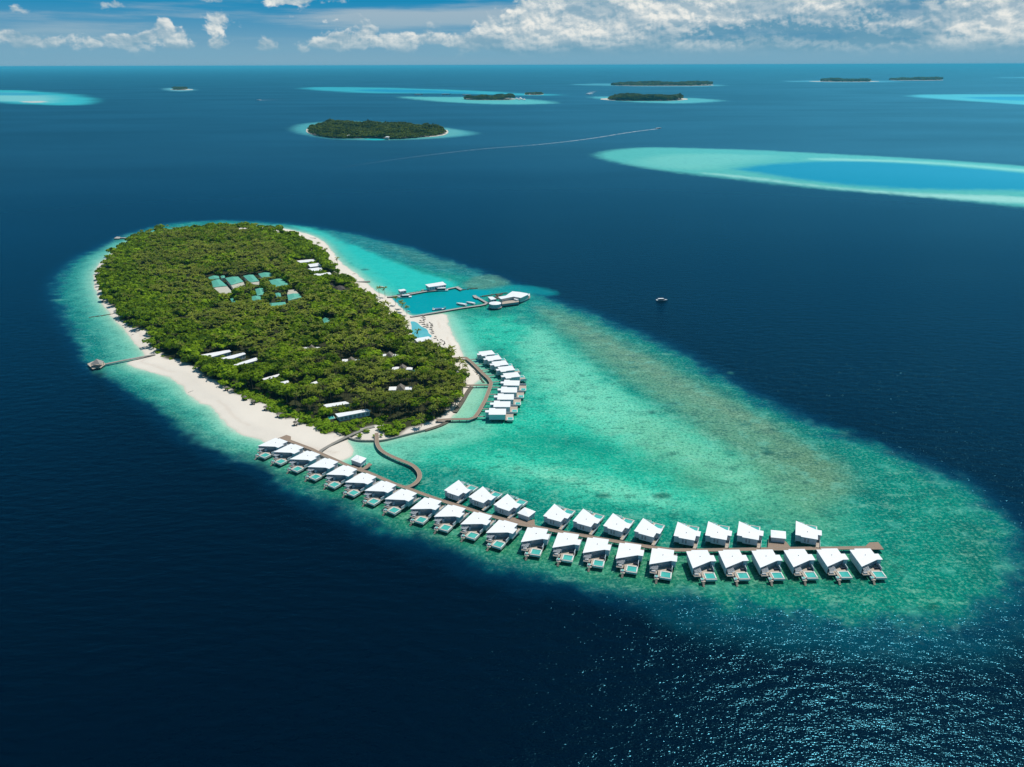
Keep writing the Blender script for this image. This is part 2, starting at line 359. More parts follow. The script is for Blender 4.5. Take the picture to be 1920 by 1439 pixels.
# layer: (outline px or points, offset inwards m, feather outwards m, feather inwards m, edge noise m, colour sRGB or None, strength, coral speckle)
LAY = []
def layer(poly, off, fo, fi, nz, col, amt=1.0, spk=None, pts=False, calm=None):
    LAY.append((poly if pts else smooth(PP(poly), 1), off, fo, fi, nz, ALB(*col, 1.18) if col else None, amt, spk, calm))
layer(REEF, -8, 10, 12, 6, (0, 52, 80), .5, 0, True)
layer([(1200,1120),(1500,1160),(1700,1190),(1850,1190),(1920,1130),(1950,1150),(1930,1215),(1800,1245),(1500,1222),(1250,1180)], 0, 14, 16, 8, (0, 70, 84), .75, .1)
layer(REEF, 0, 4, 15, 10, (0, 92, 100), .95, .4, True)
layer(REEF, 8, 3, 18, 14, (0, 132, 110), 1, .95, True)
layer([(100,520),(95,553),(110,593),(133,630),(148,663),(165,690),(198,709),(233,733),(283,770),(333,803),(383,838),(427,862),(460,872),(500,884),(545,925),(585,942),(627,962),(700,996),(787,1027),(880,1060),(984,1092),(1060,1106),(1160,1112),(1160,900),(700,800),(300,600),(300,420),(187,460),(140,483)], 10, 3, 14, 12, (0, 140, 120), .85, .9)
layer([(150,505),(185,470),(250,445),(300,430),(420,414),(520,419),(600,440),(640,500),(700,560),(760,640),(880,900),(1200,1010),(1640,1090),(1700,1040),(1640,960),(1560,890),(1420,790),(1240,690),(1100,610),(1000,560),(900,520),(760,470),(640,437),(560,424),(420,412),(300,424),(187,466)], 0, 10, 20, 8, (20, 165, 135), .6, .7)
# west fringe
layer([(128,600),(150,655),(185,700),(240,728),(290,768),(340,800),(400,842),(460,862),(430,800),(340,735),(240,700),(190,650),(165,600),(140,540)], 0, 6, 14, 8, (10, 140, 120), .8, 1.0)
layer([(188,468),(222,452),(218,470),(186,495),(176,520),(180,550),(195,575),(215,605),(245,632),(278,662),(262,676),(225,684),(205,660),(190,625),(172,590),(152,558),(146,525),(162,487)], 0, 8, 18, 6, (118, 192, 165), .9, .55)
layer([(240,690),(330,722),(365,760),(400,775),(440,812),(500,832),(480,848),(430,826),(380,785),(330,745),(250,705)], 0, 4, 10, 5, (115, 205, 175), .7, .8)
layer([(300,760),(360,790),(420,826),(480,850),(500,868),(460,862),(400,835),(340,795)], 0, 4, 10, 6, (62, 120, 95), .65, 1.0)
# olive reef flat under the water villas
layer([(455,838),(500,835),(560,862),(620,885),(700,905),(800,935),(900,975),(1000,1000),(1150,1020),(1300,1040),(1500,1036),(1640,1036),(1690,1060),(1640,1090),(1450,1108),(1300,1110),(1150,1096),(1000,1066),(900,1042),(780,1002),(680,958),(600,925),(520,880),(470,858)], 0, 10, 14, 7, (52, 138, 98), .9, 1.0)
# north lagoon
layer([(530,420),(600,431),(660,450),(720,480),(790,510),(860,528),(862,540),(800,547),(740,556),(705,545),(662,508),(632,478),(606,453),(565,432)], 0, 5, 12, 5, (45, 205, 185), 1, .25)
layer([(545,428),(590,445),(630,478),(665,505),(725,540),(745,552),(700,548),(670,530),(630,500),(600,455)], 0, 5, 9, 4, (150, 228, 200), .8, .15)
layer([(600,430),(680,444),(760,464),(850,494),(940,526),(890,522),(820,510),(750,492),(690,472),(630,450)], 0, 8, 12, 12, (10, 125, 122), .8, 1.0)
layer([(700,452),(760,466),(850,494),(880,506),(820,500),(750,480)], 0, 8, 12, 10, (70, 130, 105), .6, 1.0)
layer([(862,539),(880,520),(925,513),(960,530),(935,541),(893,545)], 0, 5, 9, 4, (92, 146, 116), .85, .95)
# east lagoon
layer([(845,596),(960,586),(1010,600),(1060,640),(1120,690),(1200,750),(1300,800),(1420,850),(1470,900),(1440,960),(1300,975),(1150,955),(1000,925),(900,890),(830,880),(775,875),(735,835),(800,812),(860,792),(960,770),(990,710),(930,650),(870,660)], 0, 10, 22, 10, (46, 204, 166), 1, .85)
layer([(1000,596),(1070,655),(1150,720),(1280,800),(1380,850),(1450,920),(1400,950),(1300,900),(1200,850),(1080,800),(1000,740),(960,660)], 0, 12, 25, 14, (142, 230, 190), .65, .95)
layer([(940,860),(1060,880),(1200,910),(1340,950),(1300,965),(1180,945),(1040,915),(930,885)], 0, 8, 18, 12, (142, 230, 190), .65, .95)
layer([(960,800),(1060,796),(1180,840),(1300,870),(1400,925),(1360,948),(1250,915),(1150,885),(1050,868),(960,850),(900,850),(840,860),(830,835),(900,815)], 0, 14, 24, 12, (0, 158, 126), .75, .5)
layer([(1010,812),(1100,815),(1180,850),(1120,850),(1040,835)], 0, 12, 18, 8, (0, 140, 118), .6, .5)
layer([(980,545),(1020,560),(1070,585),(990,590),(940,590),(900,596),(920,578)], 0, 8, 12, 8, (15, 150, 135), .8, .9)
layer([(975,590),(1010,600),(1000,612),(950,606)], 0, 6, 8, 8, (5, 120, 110), .6, 1.0)
# coral flat along the ocean side
layer([(985,568),(1040,572),(1120,604),(1200,648),(1300,700),(1400,752),(1500,805),(1590,860),(1630,910),(1600,960),(1530,975),(1460,945),(1380,885),(1300,815),(1200,745),(1110,685),(1035,622),(995,592)], 4, 10, 22, 8, (108, 160, 122), .85, 1.0)
layer([(1070,598),(1150,636),(1240,690),(1330,738),(1430,786),(1490,830),(1420,815),(1320,762),(1220,708),(1130,655),(1080,620)], 0, 10, 16, 9, (132, 156, 118), .45, .95)
layer([(1450,800),(1530,840),(1570,880),(1560,930),(1500,900),(1450,850)], 0, 12, 20, 10, (108, 140, 100), .6, .95)
layer([(1200,770),(1330,825),(1450,870),(1540,920),(1600,990),(1560,1020),(1400,990),(1300,940),(1220,880),(1150,810)], 0, 16, 26, 10, (105, 180, 135), .5, .8)
layer([(1560,800),(1650,845),(1740,885),(1820,925),(1870,980),(1880,1060),(1820,1120),(1700,1130),(1620,1120),(1650,1060),(1660,1030),(1640,960),(1640,910),(1600,850)], 0, 12, 28, 12, (0, 142, 116), .85, .95)
layer([(1770,960),(1860,1000),(1885,1060),(1830,1090),(1780,1040)], 0, 12, 20, 12, (0, 98, 84), .65, 1)
layer([(1310,1110),(1500,1104),(1660,1100),(1780,1100),(1800,1130),(1650,1140),(1450,1130),(1330,1125)], 0, 10, 14, 8, (0, 140, 112), .8, .9)
# pale shallows near the beaches
layer(SHORE, -24, 10, 16, 5, (110, 212, 180), .45, .5, True)
layer([(836,586),(858,588),(872,612),(890,645),(908,668),(880,672),(862,655),(848,628),(838,605)], 0, 6, 9, 3, (128, 222, 190), .9, .3)
layer([(640,868),(655,835),(700,833),(760,822),(830,803),(880,792),(930,795),(920,820),(860,838),(790,852),(770,870),(720,875),(680,872)], 0, 8, 14, 5, (122, 212, 178), .85, .5)
layer([(846,786),(870,755),(890,728),(918,724),(906,752),(892,780),(880,788)], 0, 3, 5, 1, (150, 215, 178), .95, .3)
layer([(872,680),(886,690),(908,712),(920,722),(895,722),(884,700)], 0, 3, 5, 1, (165, 205, 165), .95, .4)
layer(SHORE, -7, 7, 8, 2, (165, 222, 190), .85, .2, True)
layer(SHORE, -1.5, 2.5, 3, 1, (205, 222, 198), .9, .05, True)
# dredged harbour basin and its channel
layer([(900,543),(960,534),(1010,536),(1055,552),(1020,556),(990,550),(950,552),(905,560)], 0, 6, 10, 4, (0, 160, 158), .6, .2)
layer([(729,559),(765,555.5),(800,548),(858,540),(896,543),(925,544),(912,556),(905,560),(912,567),(820,585),(775,593),(760,583),(745,570)], 0, 3, 4, .6, (0, 160, 162), 1, .08, calm=1)
for (x, y, rx, ry) in [(1222,774,8,4),(1303,778,7,3),(1415,855,8,4),(1440,850,14,5),(1080,735,6,3),(1370,700,6,2),(1655,1128,7,4),(1750,1138,12,7),(693,985,6,3),(830,1003,5,3),(1510,905,9,4),(1262,757,14,3),(1640,760+300,6,3),(685,506,8,2.2),(1130,930,18,6),(1240,870+60,22,7)]:
    layer([(x+rx*math.cos(a), y+ry*math.sin(a)) for a in (0,.8,1.6,2.4,3.1,3.9,4.7,5.5)], 0, 1.5, 2.5, 1.5, (8, 80, 66), .75, .6)
# far reefs
layer(R1_PX, 0, 18, 50, 16, (98, 196, 168), 1, .5)
layer([(1150,296),(1300,284),(1500,290),(1420,303),(1340,316),(1300,322),(1230,312)], 0, 40, 90, 60, (140, 220, 188), .7, .5)
layer([(1508,294),(1732,301),(1920,316),(2090,332),(2100,340),(1920,324),(1732,307),(1508,302.5)], 0, 15, 50, 15, (165, 230, 200), .9, .2)
layer([(1290,322),(1400,330),(1508,345),(1642,358),(1776,364),(1920,368),(1980,380),(1920,384),(1760,372),(1600,358),(1430,340)], 0, 18, 30, 12, (185, 236, 208), .9, .2)
layer(R1IN_PX, 0, 14, 60, 18, (0, 142, 166), 1, .05)
layer(R2_PX, 0, 60, 200, 60, (60, 195, 190), 1, .2)
layer([(-200,172),(20,173),(110,179),(150,187),(110,195),(40,194),(-200,182)], 0, 60, 250, 120, (170, 228, 210), .7, .1)
layer([(-200,170),(20,172),(110,177),(80,181),(0,180),(-200,175)], 0, 60, 200, 80, (10, 160, 185), .8, .1)
layer([(36,190.3),(60,189.6),(92,190.2),(85,192),(60,193),(42,192.2)], 0, 10, 15, 6, (232, 222, 198), 1, 0)
layer(R3_PX, 0, 18, 60, 14, (85, 165, 155), 1, .5)
layer([(575,243),(600,233),(830,238),(880,249),(840,258),(760,262.5),(640,261.5),(590,253)], 0, 16, 30, 10, (120, 190, 170), .6, .4)
layer([(679,259.5),(730,259.5),(725,263),(690,263.4)], 0, 4, 8, 2, (30, 190, 185), 1, 0)
layer(R4_PX, 0, 60, 200, 60, (55, 178, 180), 1, .2); layer(R4IN_PX, 0, 60, 160, 50, (5, 135, 170), .9, 0)
layer(R5_PX, 0, 50, 130, 40, (105, 195, 175), 1, .2)
layer(R6_PX, 0, 50, 110, 40, (95, 180, 168), 1, .2)
layer(R7_PX, 0, 50, 90, 30, (120, 190, 185), .9, .1)
layer(R8_PX, 0, 60, 120, 50, (85, 190, 190), 1, .1); layer(R8IN_PX, 0, 60, 120, 40, (0, 140, 175), .9, 0)
layer(R9_PX, 0, 60, 100, 30, (90, 165, 165), .8, .1); layer(R10_PX, 0, 80, 120, 30, (90, 160, 170), .8, 0)
layer(R11_PX, 0, 80, 120, 30, (90, 170, 180), .8, 0)

# ------------------------------------------------------------------ the sea: one sheet to the horizon, seabed colour carried as attributes
def build_sea():
    ys = []
    y = 1700.0
    while y > 1180: ys.append(y); y -= 8
    while y > 320: ys.append(y); y -= 2.3
    while y > 127: ys.append(y); y -= .9
    rs = [2, 30, 70, 110]+[CAMH/math.tan(PITCH+math.atan((v-719.5)/FPX)) for v in ys if 1]
    rs = sorted(r for r in rs if r > 0); rs = [r for r in rs if r < 60000]+[60000, 85000, 120000, 170000]
    an = list(np.radians(np.arange(-41, 41.01, .135)))
    an = list(np.radians(np.arange(-180, -41, 4.0)))+an+list(np.radians(np.arange(44, 180, 4.0)))
    R, A = np.meshgrid(np.array(rs), np.array(an), indexing='ij')
    X = (R*np.sin(A)).ravel(); Y = (R*np.cos(A)).ravel(); n = X.size; nr, na = R.shape
    col = np.tile(np.array(ALB(0, 12, 29)), (n, 1)); spk = np.zeros(n); calm = np.zeros(n)
    wx = (fbm(X/26, Y/26, 4, 3)-.5)*2; wy = (fbm(X/9+50, Y/9, 3, 9)-.5)*2
    for poly, off, fo, fi, nz, c, amt, sp, cm in LAY:
        xs = [p[0] for p in poly]; yy = [p[1] for p in poly]; mg = abs(off)+fo+nz*2+5
        sel = np.where((X > min(xs)-mg) & (X < max(xs)+mg) & (Y > min(yy)-mg) & (Y < max(yy)+mg))[0]
        if not len(sel): continue
        d = sdist(X[sel], Y[sel], poly)-off
        if nz > 40: nn = (fbm(X[sel]/(nz*6), Y[sel]/(nz*6), 4, 21)-.5)*2*nz*1.6
        else: nn = wx[sel]*nz*.55+wy[sel]*nz*.75
        w = sstep((d+nn+fo)/(fo+fi))*amt
        if c is not None: col[sel] = col[sel]*(1-w[:, None])+np.array(c)*w[:, None]
        if sp is not None: spk[sel] = spk[sel]*(1-w)+sp*w
        calm[sel] = calm[sel]*(1-w)+(cm or 0)*w
    me = bpy.data.meshes.new('sea')
    # close the ring in angle
    idx = np.arange(n).reshape(nr, na); nxt = np.roll(idx, -1, axis=1)
    q = np.stack([idx[:-1], idx[1:], nxt[1:], nxt[:-1]], -1).reshape(-1, 4)[:, ::-1]
    me.vertices.add(n); me.vertices.foreach_set('co', np.stack([X, Y, np.zeros(n)], -1).astype(np.float32).ravel())
    me.loops.add(q.size); me.loops.foreach_set('vertex_index', q.astype(np.int32).ravel())
    me.polygons.add(len(q)); me.polygons.foreach_set('loop_start', np.arange(0, q.size, 4, dtype=np.int32)); me.polygons.foreach_set('loop_total', np.full(len(q), 4, np.int32))
    me.update(calc_edges=True)
    a = me.attributes.new('Bed', 'FLOAT_COLOR', 'POINT'); a.data.foreach_set('color', np.concatenate([col, np.ones((n, 1))], 1).astype(np.float32).ravel())
    b = me.attributes.new('Coral', 'FLOAT', 'POINT'); b.data.foreach_set('value', spk.astype(np.float32))
    b = me.attributes.new('Calm', 'FLOAT', 'POINT'); b.data.foreach_set('value', calm.astype(np.float32))
    b = me.attributes.new('Ripple', 'FLOAT', 'POINT'); b.data.foreach_set('value', (.155+.205*sstep((np.hypot(X, Y)-350)/2500)).astype(np.float32))
    m = bpy.data.materials.new('sea_water'); m.use_nodes = True; nt = m.node_tree; N = NB(nt); bs = nt.nodes['Principled BSDF']
    bed = N.n('ShaderNodeAttribute', attribute_name='Bed'); cor = N.n('ShaderNodeAttribute', attribute_name='Coral'); cal = N.n('ShaderNodeAttribute', attribute_name='Calm')
    geo = N.n('ShaderNodeNewGeometry'); pos = geo.outputs['Position']
    # coral and rubble on the bed
    n1 = N.n('ShaderNodeTexNoise', i={'Vector': pos, 'Scale': .48, 'Detail': 5.0, 'Roughness': .8})
    n2 = N.n('ShaderNodeTexNoise', i={'Vector': pos, 'Scale': .055, 'Detail': 4.0, 'Roughness': .62})
    n3 = N.n('ShaderNodeTexNoise', i={'Vector': pos, 'Scale': 1.1, 'Detail': 2.0, 'Roughness': .7})
    k = cor.outputs['Fac']
    c = bed.outputs['Color']
    dk = N.m('MULTIPLY', N.ramp(n1.outputs[0], .495, .41), N.m('MULTIPLY', k, .85))
    c = N.mix(dk, c, N.mix(.72, c, (.004, .05, .035)))
    dk2 = N.m('MULTIPLY', N.ramp(n2.outputs[0], .48, .36), N.m('MULTIPLY', k, .5))
    c = N.mix(dk2, c, N.mix(.6, c, (.003, .07, .06)))
    br = N.m('MULTIPLY', N.ramp(n1.outputs[0], .52, .62), N.m('MULTIPLY', k, .6))
    dk3 = N.m('MULTIPLY', N.ramp(n3.outputs[0], .47, .34), N.m('MULTIPLY', k, .75))
    c = N.mix(dk3, c, N.mix(.55, c, (.01, .09, .06)))
    brc = N.mix(.45, c, (.45, .62, .42))
    c = N.mix(br, c, brc)
    br2 = N.m('MULTIPLY', N.ramp(n2.outputs[0], .54, .66), N.m('MULTIPLY', k, .4))
    c = N.mix(br2, c, N.mix(.5, c, (.16, .60, .46)))
    n4 = N.n('ShaderNodeTexNoise', i={'Vector': N.n('ShaderNodeMapping', i={'Vector': pos, 'Scale': (.6, 1.0, 1.0)}).outputs[0], 'Scale': .10, 'Detail': 5.0, 'Roughness': .82})
    c = N.mix(N.m('MULTIPLY', N.ramp(n4.outputs[0], .565, .61), N.m('MULTIPLY', k, .8)), c, N.mix(.75, c, (.008, .10, .07)))
    c = N.mix(N.m('MULTIPLY', N.ramp(n4.outputs[0], .44, .39), N.m('MULTIPLY', k, .45)), c, N.mix(.45, c, (.38, .72, .50)))
    # wind waves
    mp = N.n('ShaderNodeMapping', i={'Vector': pos, 'Rotation': (0, 0, math.radians(12)), 'Scale': (.55, 1.0, 1.0)})
    w1 = N.n('ShaderNodeTexNoise', i={'Vector': mp.outputs[0], 'Scale': .16, 'Detail': 3.0, 'Roughness': .55})
    w2 = N.n('ShaderNodeTexNoise', i={'Vector': mp.outputs[0], 'Scale': 1.5, 'Detail': 1.0, 'Roughness': .5})
    h = N.m('ADD', N.m('MULTIPLY', w1.outputs[0], 1.15), N.m('MULTIPLY', w2.outputs[0], .25))
    wind_shade = N.n('ShaderNodeTexNoise', i={'Vector': N.n('ShaderNodeMapping', i={'Vector': pos, 'Scale': (.35, 1.0, 1.0)}).outputs[0], 'Scale': .0022, 'Detail': 4.0, 'Roughness': .6})
    st = N.m('MULTIPLY', N.ramp(wind_shade.outputs[0], .3, .7), .35)
    st = N.m('ADD', st, .65)
    st = N.m('MULTIPLY', st, N.m('SUBTRACT', 1.0, N.m('MULTIPLY', cal.outputs['Fac'], .8)))
    st = N.m('MULTIPLY', st, N.m('SUBTRACT', 1.0, N.m('MULTIPLY', N.ramp(k, .1, .8), .35)))
    bp = N.n('ShaderNodeBump', i={'Strength': st, 'Distance': 1.0, 'Height': h})
    nt.nodes.remove(bs)
    df = N.n('ShaderNodeBsdfDiffuse', i={'Color': c, 'Normal': bp.outputs[0]})
    gl = N.n('ShaderNodeBsdfGlossy', i={'Color': (.18, .74, 1.0, 1), 'Roughness': N.n('ShaderNodeAttribute', attribute_name='Ripple').outputs['Fac'], 'Normal': bp.outputs[0]})
    fr = N.n('ShaderNodeFresnel', i={'IOR': 1.333, 'Normal': bp.outputs[0]})
    mx = N.n('ShaderNodeMixShader', i={0: N.m('MINIMUM', N.m('MULTIPLY', fr.outputs[0], .8), N.m('ADD', .27, N.m('MULTIPLY', N.ramp(wind_shade.outputs[0], .30, .70), .08))), 1: df.outputs[0], 2: gl.outputs[0]})  # reflection cap varied by noise, painting in wind streaks and cloud shadows
    N.link(mx.outputs[0], nt.nodes['Material Output'].inputs[0])
    me.materials.append(m)
    o = bpy.data.objects.new('sea', me); COL.objects.link(o); o['kind'] = 'structure'
    return o
build_sea()

# ------------------------------------------------------------------ the main island's sand
def grid_island(name, poly, step, zmax, slope, matname, floor=None, z_in=-3.0, base=(.69, .615, .525)):
    xs = [p[0] for p in poly]; ys = [p[1] for p in poly]
    gx = np.arange(min(xs)-6, max(xs)+6, step); gy = np.arange(min(ys)-6, max(ys)+6, step)
    X, Y = np.meshgrid(gx, gy); sh = X.shape; X = X.ravel(); Y = Y.ravel()
    d = sdist(X, Y, poly)
    dd = d+(fbm(X/11, Y/11, 3, 5)-.5)*min(5, step*2.5)
    z = np.clip(dd*slope, -.6, zmax)+(fbm(X/18, Y/18, 3, 8)-.5)*.25*np.clip(dd/8, 0, 1)
    keep = d > -step*2.2
    idx = np.arange(X.size).reshape(sh)
    q = np.stack([idx[:-1, :-1], idx[:-1, 1:], idx[1:, 1:], idx[1:, :-1]], -1).reshape(-1, 4)
    q = q[keep[q].all(1)]
    used = np.unique(q); remap = -np.ones(X.size, int); remap[used] = np.arange(len(used)); q = remap[q]
    X = X[used]; Y = Y[used]; z = z[used]; d = dd[used]
    col = np.tile(np.array(base), (len(X), 1))
    n1 = fbm(X/30, Y/30, 4, 31)[:, None]; col = col*(.93+.14*n1)
    wet = sstep((2.2-d)/3.0)[:, None]; col = col*(1-wet)+np.array((.50, .47, .38))*wet
    wr = np.exp(-((d-9-4*(fbm(X/25, Y/25, 2, 4)-.5))/1.0)**2)[:, None]*.35*(n1 > .45); col = col*(1-wr)+np.array((.5, .38, .29))*wr
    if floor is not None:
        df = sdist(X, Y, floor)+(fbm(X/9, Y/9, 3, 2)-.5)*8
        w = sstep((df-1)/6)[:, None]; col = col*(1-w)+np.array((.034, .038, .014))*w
    me = bpy.data.meshes.new(name); n = len(X)
    me.vertices.add(n); me.vertices.foreach_set('co', np.stack([X, Y, z], -1).astype(np.float32).ravel())
    me.loops.add(q.size); me.loops.foreach_set('vertex_index', q.astype(np.int32).ravel())
    me.polygons.add(len(q)); me.polygons.foreach_set('loop_start', np.arange(0, q.size, 4, dtype=np.int32)); me.polygons.foreach_set('loop_total', np.full(len(q), 4, np.int32))
    me.update(calc_edges=True); me.polygons.foreach_set('use_smooth', np.ones(len(q), bool))
    a = me.attributes.new('Sand', 'FLOAT_COLOR', 'POINT'); a.data.foreach_set('color', np.concatenate([col, np.ones((n, 1))], 1).astype(np.float32).ravel())
    if 'sand' not in MAT:
        m = bpy.data.materials.new('sand'); m.use_nodes = True; N = NB(m.node_tree); bs = m.node_tree.nodes['Principled BSDF']
        at = N.n('ShaderNodeAttribute', attribute_name='Sand'); g = N.n('ShaderNodeNewGeometry')
        nz = N.n('ShaderNodeTexNoise', i={'Vector': g.outputs['Position'], 'Scale': .8, 'Detail': 5.0, 'Roughness': .7})
        c = N.mix(N.m('MULTIPLY', N.ramp(nz.outputs[0], .5, .75), .25), at.outputs['Color'], N.mix(.5, at.outputs['Color'], (.4, .32, .24)))
        N.link(c, bs.inputs['Base Color']); bs.inputs['Roughness'].default_value = .95; bs.inputs['Specular IOR Level'].default_value = .1
        bp = N.n('ShaderNodeBump', i={'Strength': .4, 'Distance': .2, 'Height': nz.outputs[0]}); N.link(bp.outputs[0], bs.inputs['Normal'])
        MAT['sand'] = m
    me.materials.append(MAT['sand'])
    o = bpy.data.objects.new(name, me); COL.objects.link(o); o['kind'] = 'structure'
    return o
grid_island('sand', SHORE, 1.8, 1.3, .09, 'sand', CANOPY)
# ------------------------------------------------------------------ villas on stilts, two rows along the boardwalk
def villa_proto(sy, name):
    """local x along the boardwalk, local y away from it is sy*v"""
    root = empty(name, (0, 0, 0))
    F = lambda pts: [(u, sy*v) for u, v in pts]
    roof = [(0, 0), (2.9, 0), (2.9, -1), (11.8, -1), (11.8, 4), (13.9, 4), (13.9, 9.4), (10.8, 9.4), (0, 15.5)]
    b = MB(); b.prism(F(roof), 6.28, 6.52, 'white_roof', mside='frame'); ro = b.build('roof', root)
    b = MB(); b.cyl(6.3, sy*5.2, 6.5, 6.85, .22, .22, 'pile', 6); b.build('vent', ro)
    # rooms: solid walls, open to the deck along the slanting front
    b = MB()
    b.prism(F([(.35, .4), (3.3, .4), (3.3, -.6), (11.3, -.6), (11.3, 4.4), (13.4, 4.4), (13.4, 8.9), (11.2, 8.9), (11.2, 7.7), (.55, 13.4), (.55, 15.0), (.35, 15.2)]), 2.45, 6.27, 'white_wall')
    b.prism(F([(.35, .4), (.55, .4), (.55, 15.0), (.35, 15.2)]), 1.7, 2.44, 'white_wall')
    b.build('wall', root)
    # glazed front with mullions
    p0, p1 = (.75, 13.55), (11.0, 8.05); nx, ny = (p1[1]-p0[1]), -(p1[0]-p0[0]); l = math.hypot(nx, ny); nx, ny = -nx/l*.06, -ny/l*.06
    b = MB(); b.prism(F([p0, p1, (p1[0]+nx, p1[1]+ny), (p0[0]+nx, p0[1]+ny)]), 2.7, 6.0, 'glass'); gl = b.build('glass_front', root)
    b = MB()
    for k in range(18):
        t = k/17; x = p0[0]+(p1[0]-p0[0])*t; y = p0[1]+(p1[1]-p0[1])*t
        b.prism(F([(x-.12, y-.07+ny*1.5), (x+.12, y-.07+ny*1.5), (x+.12, y+.14-ny), (x-.12, y+.14-ny)]), 2.66, 6.2, 'frame')
    b.build('mullions', gl)
    for (u0, u1) in ((4.9, 5.7), (6.6, 7.4)):
        b = MB(); b.prism(F([(u0, -.66), (u1, -.66), (u1, -.605), (u0, -.605)]), 3.3, 5.6, 'glass'); w = b.build('window', root)
        b = MB(); b.prism(F([((u0+u1)/2-.05, -.7), ((u0+u1)/2+.05, -.7), ((u0+u1)/2+.05, -.665), ((u0+u1)/2-.05, -.665)]), 3.28, 5.62, 'frame'); b.build('mullion', w)
    # entrance porch
    b = MB(); b.prism(F([(11.35, -2.6), (13.4, -2.6), (13.4, 4.35), (11.35, 4.35)]), 2.3, 2.52, 'pale_wood', mside='pile'); b.build('entrance_deck', root)
    b = MB(); b.prism(F([(13.25, -2.6), (13.4, -2.6), (13.4, 4.35), (13.25, 4.35)]), 2.53, 3.5, 'white_wall')
    b.prism(F([(11.4, 1.2), (13.2, 1.2), (13.2, 1.35), (11.4, 1.35)]), 5.2, 5.35, 'grey_wood'); b.prism(F([(11.4, 2.8), (13.2, 2.8), (13.2, 2.95), (11.4, 2.95)]), 5.2, 5.35, 'grey_wood')
    b.build('porch_screen', root)
    # deck, bedroom terrace, steps
    b = MB(); b.prism(F([(4.5, 11.4), (11.9, 7.4), (12.1, 14.1), (6.0, 14.1), (6.0, 19.6), (5.0, 19.6), (4.9, 15.0), (4.5, 14.4)]), 2.3, 2.58, 'pale_wood', mside='white_wall')
    b.prism(F([(.6, 13.5), (4.45, 11.4), (4.45, 17.3), (.6, 17.3)]), 2.3, 2.56, 'pale_wood', mside='white_wall'); b.build('deck', root)
    b = MB(); b.prism(F([(11.75, 8.4), (11.95, 8.4), (11.95, 13.8), (11.75, 13.8)]), 2.59, 4.3, 'white_wall'); b.build('privacy_screen', root); b = MB()
    b.prism(F([(4.6, 11.7), (4.75, 11.6), (4.75, 13.6), (4.6, 13.6)]), 2.59, 4.6, 'white_wall'); b.build('privacy_screen', root)
    b = MB()
    for k in range(9):
        u = 1.0+k*.42; b.prism(F([(u, 12.4), (u+.12, 12.4), (u+.12, 16.9), (u, 16.9)]), 5.0, 5.14, 'frame')
    for u in (.7, 4.35): b.prism(F([(u, 16.8), (u+.14, 16.8), (u+.14, 16.94), (u, 16.94)]), 2.57, 5.14, 'frame')
    b.prism(F([(.7, 16.95), (4.5, 16.95), (4.5, 17.08), (.7, 17.08)]), 5.0, 5.15, 'frame'); b.build('pergola', root)
    b = MB()
    b.prism(F([(6.1, 14.2), (12.0, 14.2), (12.0, 14.75), (6.1, 14.75)]), 1.5, 2.75, 'pool_rim'); b.prism(F([(6.1, 19.1), (12.0, 19.1), (12.0, 20.0), (6.1, 20.0)]), 1.5, 2.62, 'pool_rim')
    b.prism(F([(6.1, 14.76), (6.6, 14.76), (6.6, 19.09), (6.1, 19.09)]), 1.5, 2.75, 'pool_rim'); b.prism(F([(11.4, 14.76), (12.0, 14.76), (12.0, 19.09), (11.4, 19.09)]), 1.5, 2.75, 'pool_rim')
    pool = b.build('plunge_pool', root)
    b = MB(); b.prism(F([(6.62, 14.77), (11.38, 14.77), (11.38, 19.08), (6.62, 19.08)]), 1.55, 2.5, 'pool_water'); b.build('pool_water', pool)
    b = MB(); b.prism(F([(6.1, 19.25), (11.9, 19.25), (11.9, 19.6), (6.1, 19.6)]), 2.625, 2.68, 'grey_wood'); b.build('edge_grating', pool)
    b = MB(); b.prism(F([(3.6, 18.6), (5.8, 18.6), (5.8, 21.0), (3.6, 21.0)]), 1.75, 1.95, 'pale_wood', mside='white_wall')
    for k in range(4): b.prism(F([(4.1, 21.01+k*.42), (5.2, 21.01+k*.42), (5.2, 21.4+k*.42), (4.1, 21.4+k*.42)]), 1.3-k*.38, 1.5-k*.38, 'pale_wood')
    b.prism(F([(3.45, 18.6), (3.58, 18.6), (3.58, 20.9), (3.45, 20.9)]), 1.96, 2.9, 'white_wall'); b.build('swim_steps', root)
    b = MB(); b.cyl(4.45, sy*19.4, 1.96, 2.75, .85, .85, 'white_fabric', 12); b.cyl(4.45, sy*19.4, 2.751, 2.76, .7, .7, 'pool_water', 12); b.build('tub', root)
    for k, (u, v) in enumerate([(1, 1), (1, 6), (1, 11), (1, 16), (6, 1), (6, 7), (11, 1), (12.6, 8), (7, 13), (11.5, 15), (7, 18.6), (11.4, 18.8), (4.8, 20.6)]):
        b = MB(); b.cyl(u, sy*v, -1.0, 2.4 if v < 18 else 1.6, .2, .2, 'pile', 6); b.build('pile', root)
    return root
def set_villa(proto, first, A, ang, sy):
    o = proto if first else copy_tree(proto)
    a = math.radians(ang); v = (math.cos(a), math.sin(a))
    rz = a+math.pi/2 if sy < 0 else a-math.pi/2
    o.location = (A[0], A[1], 0); o.rotation_euler = (0, 0, rz)
    return o
def daybed_proto():
    r = empty('daybed', (0, 0, 0)); b = MB(); b.box(0, 0, 0, 2.1, 2.0, .35, 'frame'); b.build('base', r)
    b = MB(); b.box(.05, .05, .36, 2.05, 1.95, .6, 'white_fabric'); b.build('mattress', r); b = MB(); b.box(.1, 1.3, .61, 2.0, 1.85, .85, 'tan_fabric'); b.build('cushion', r); return r
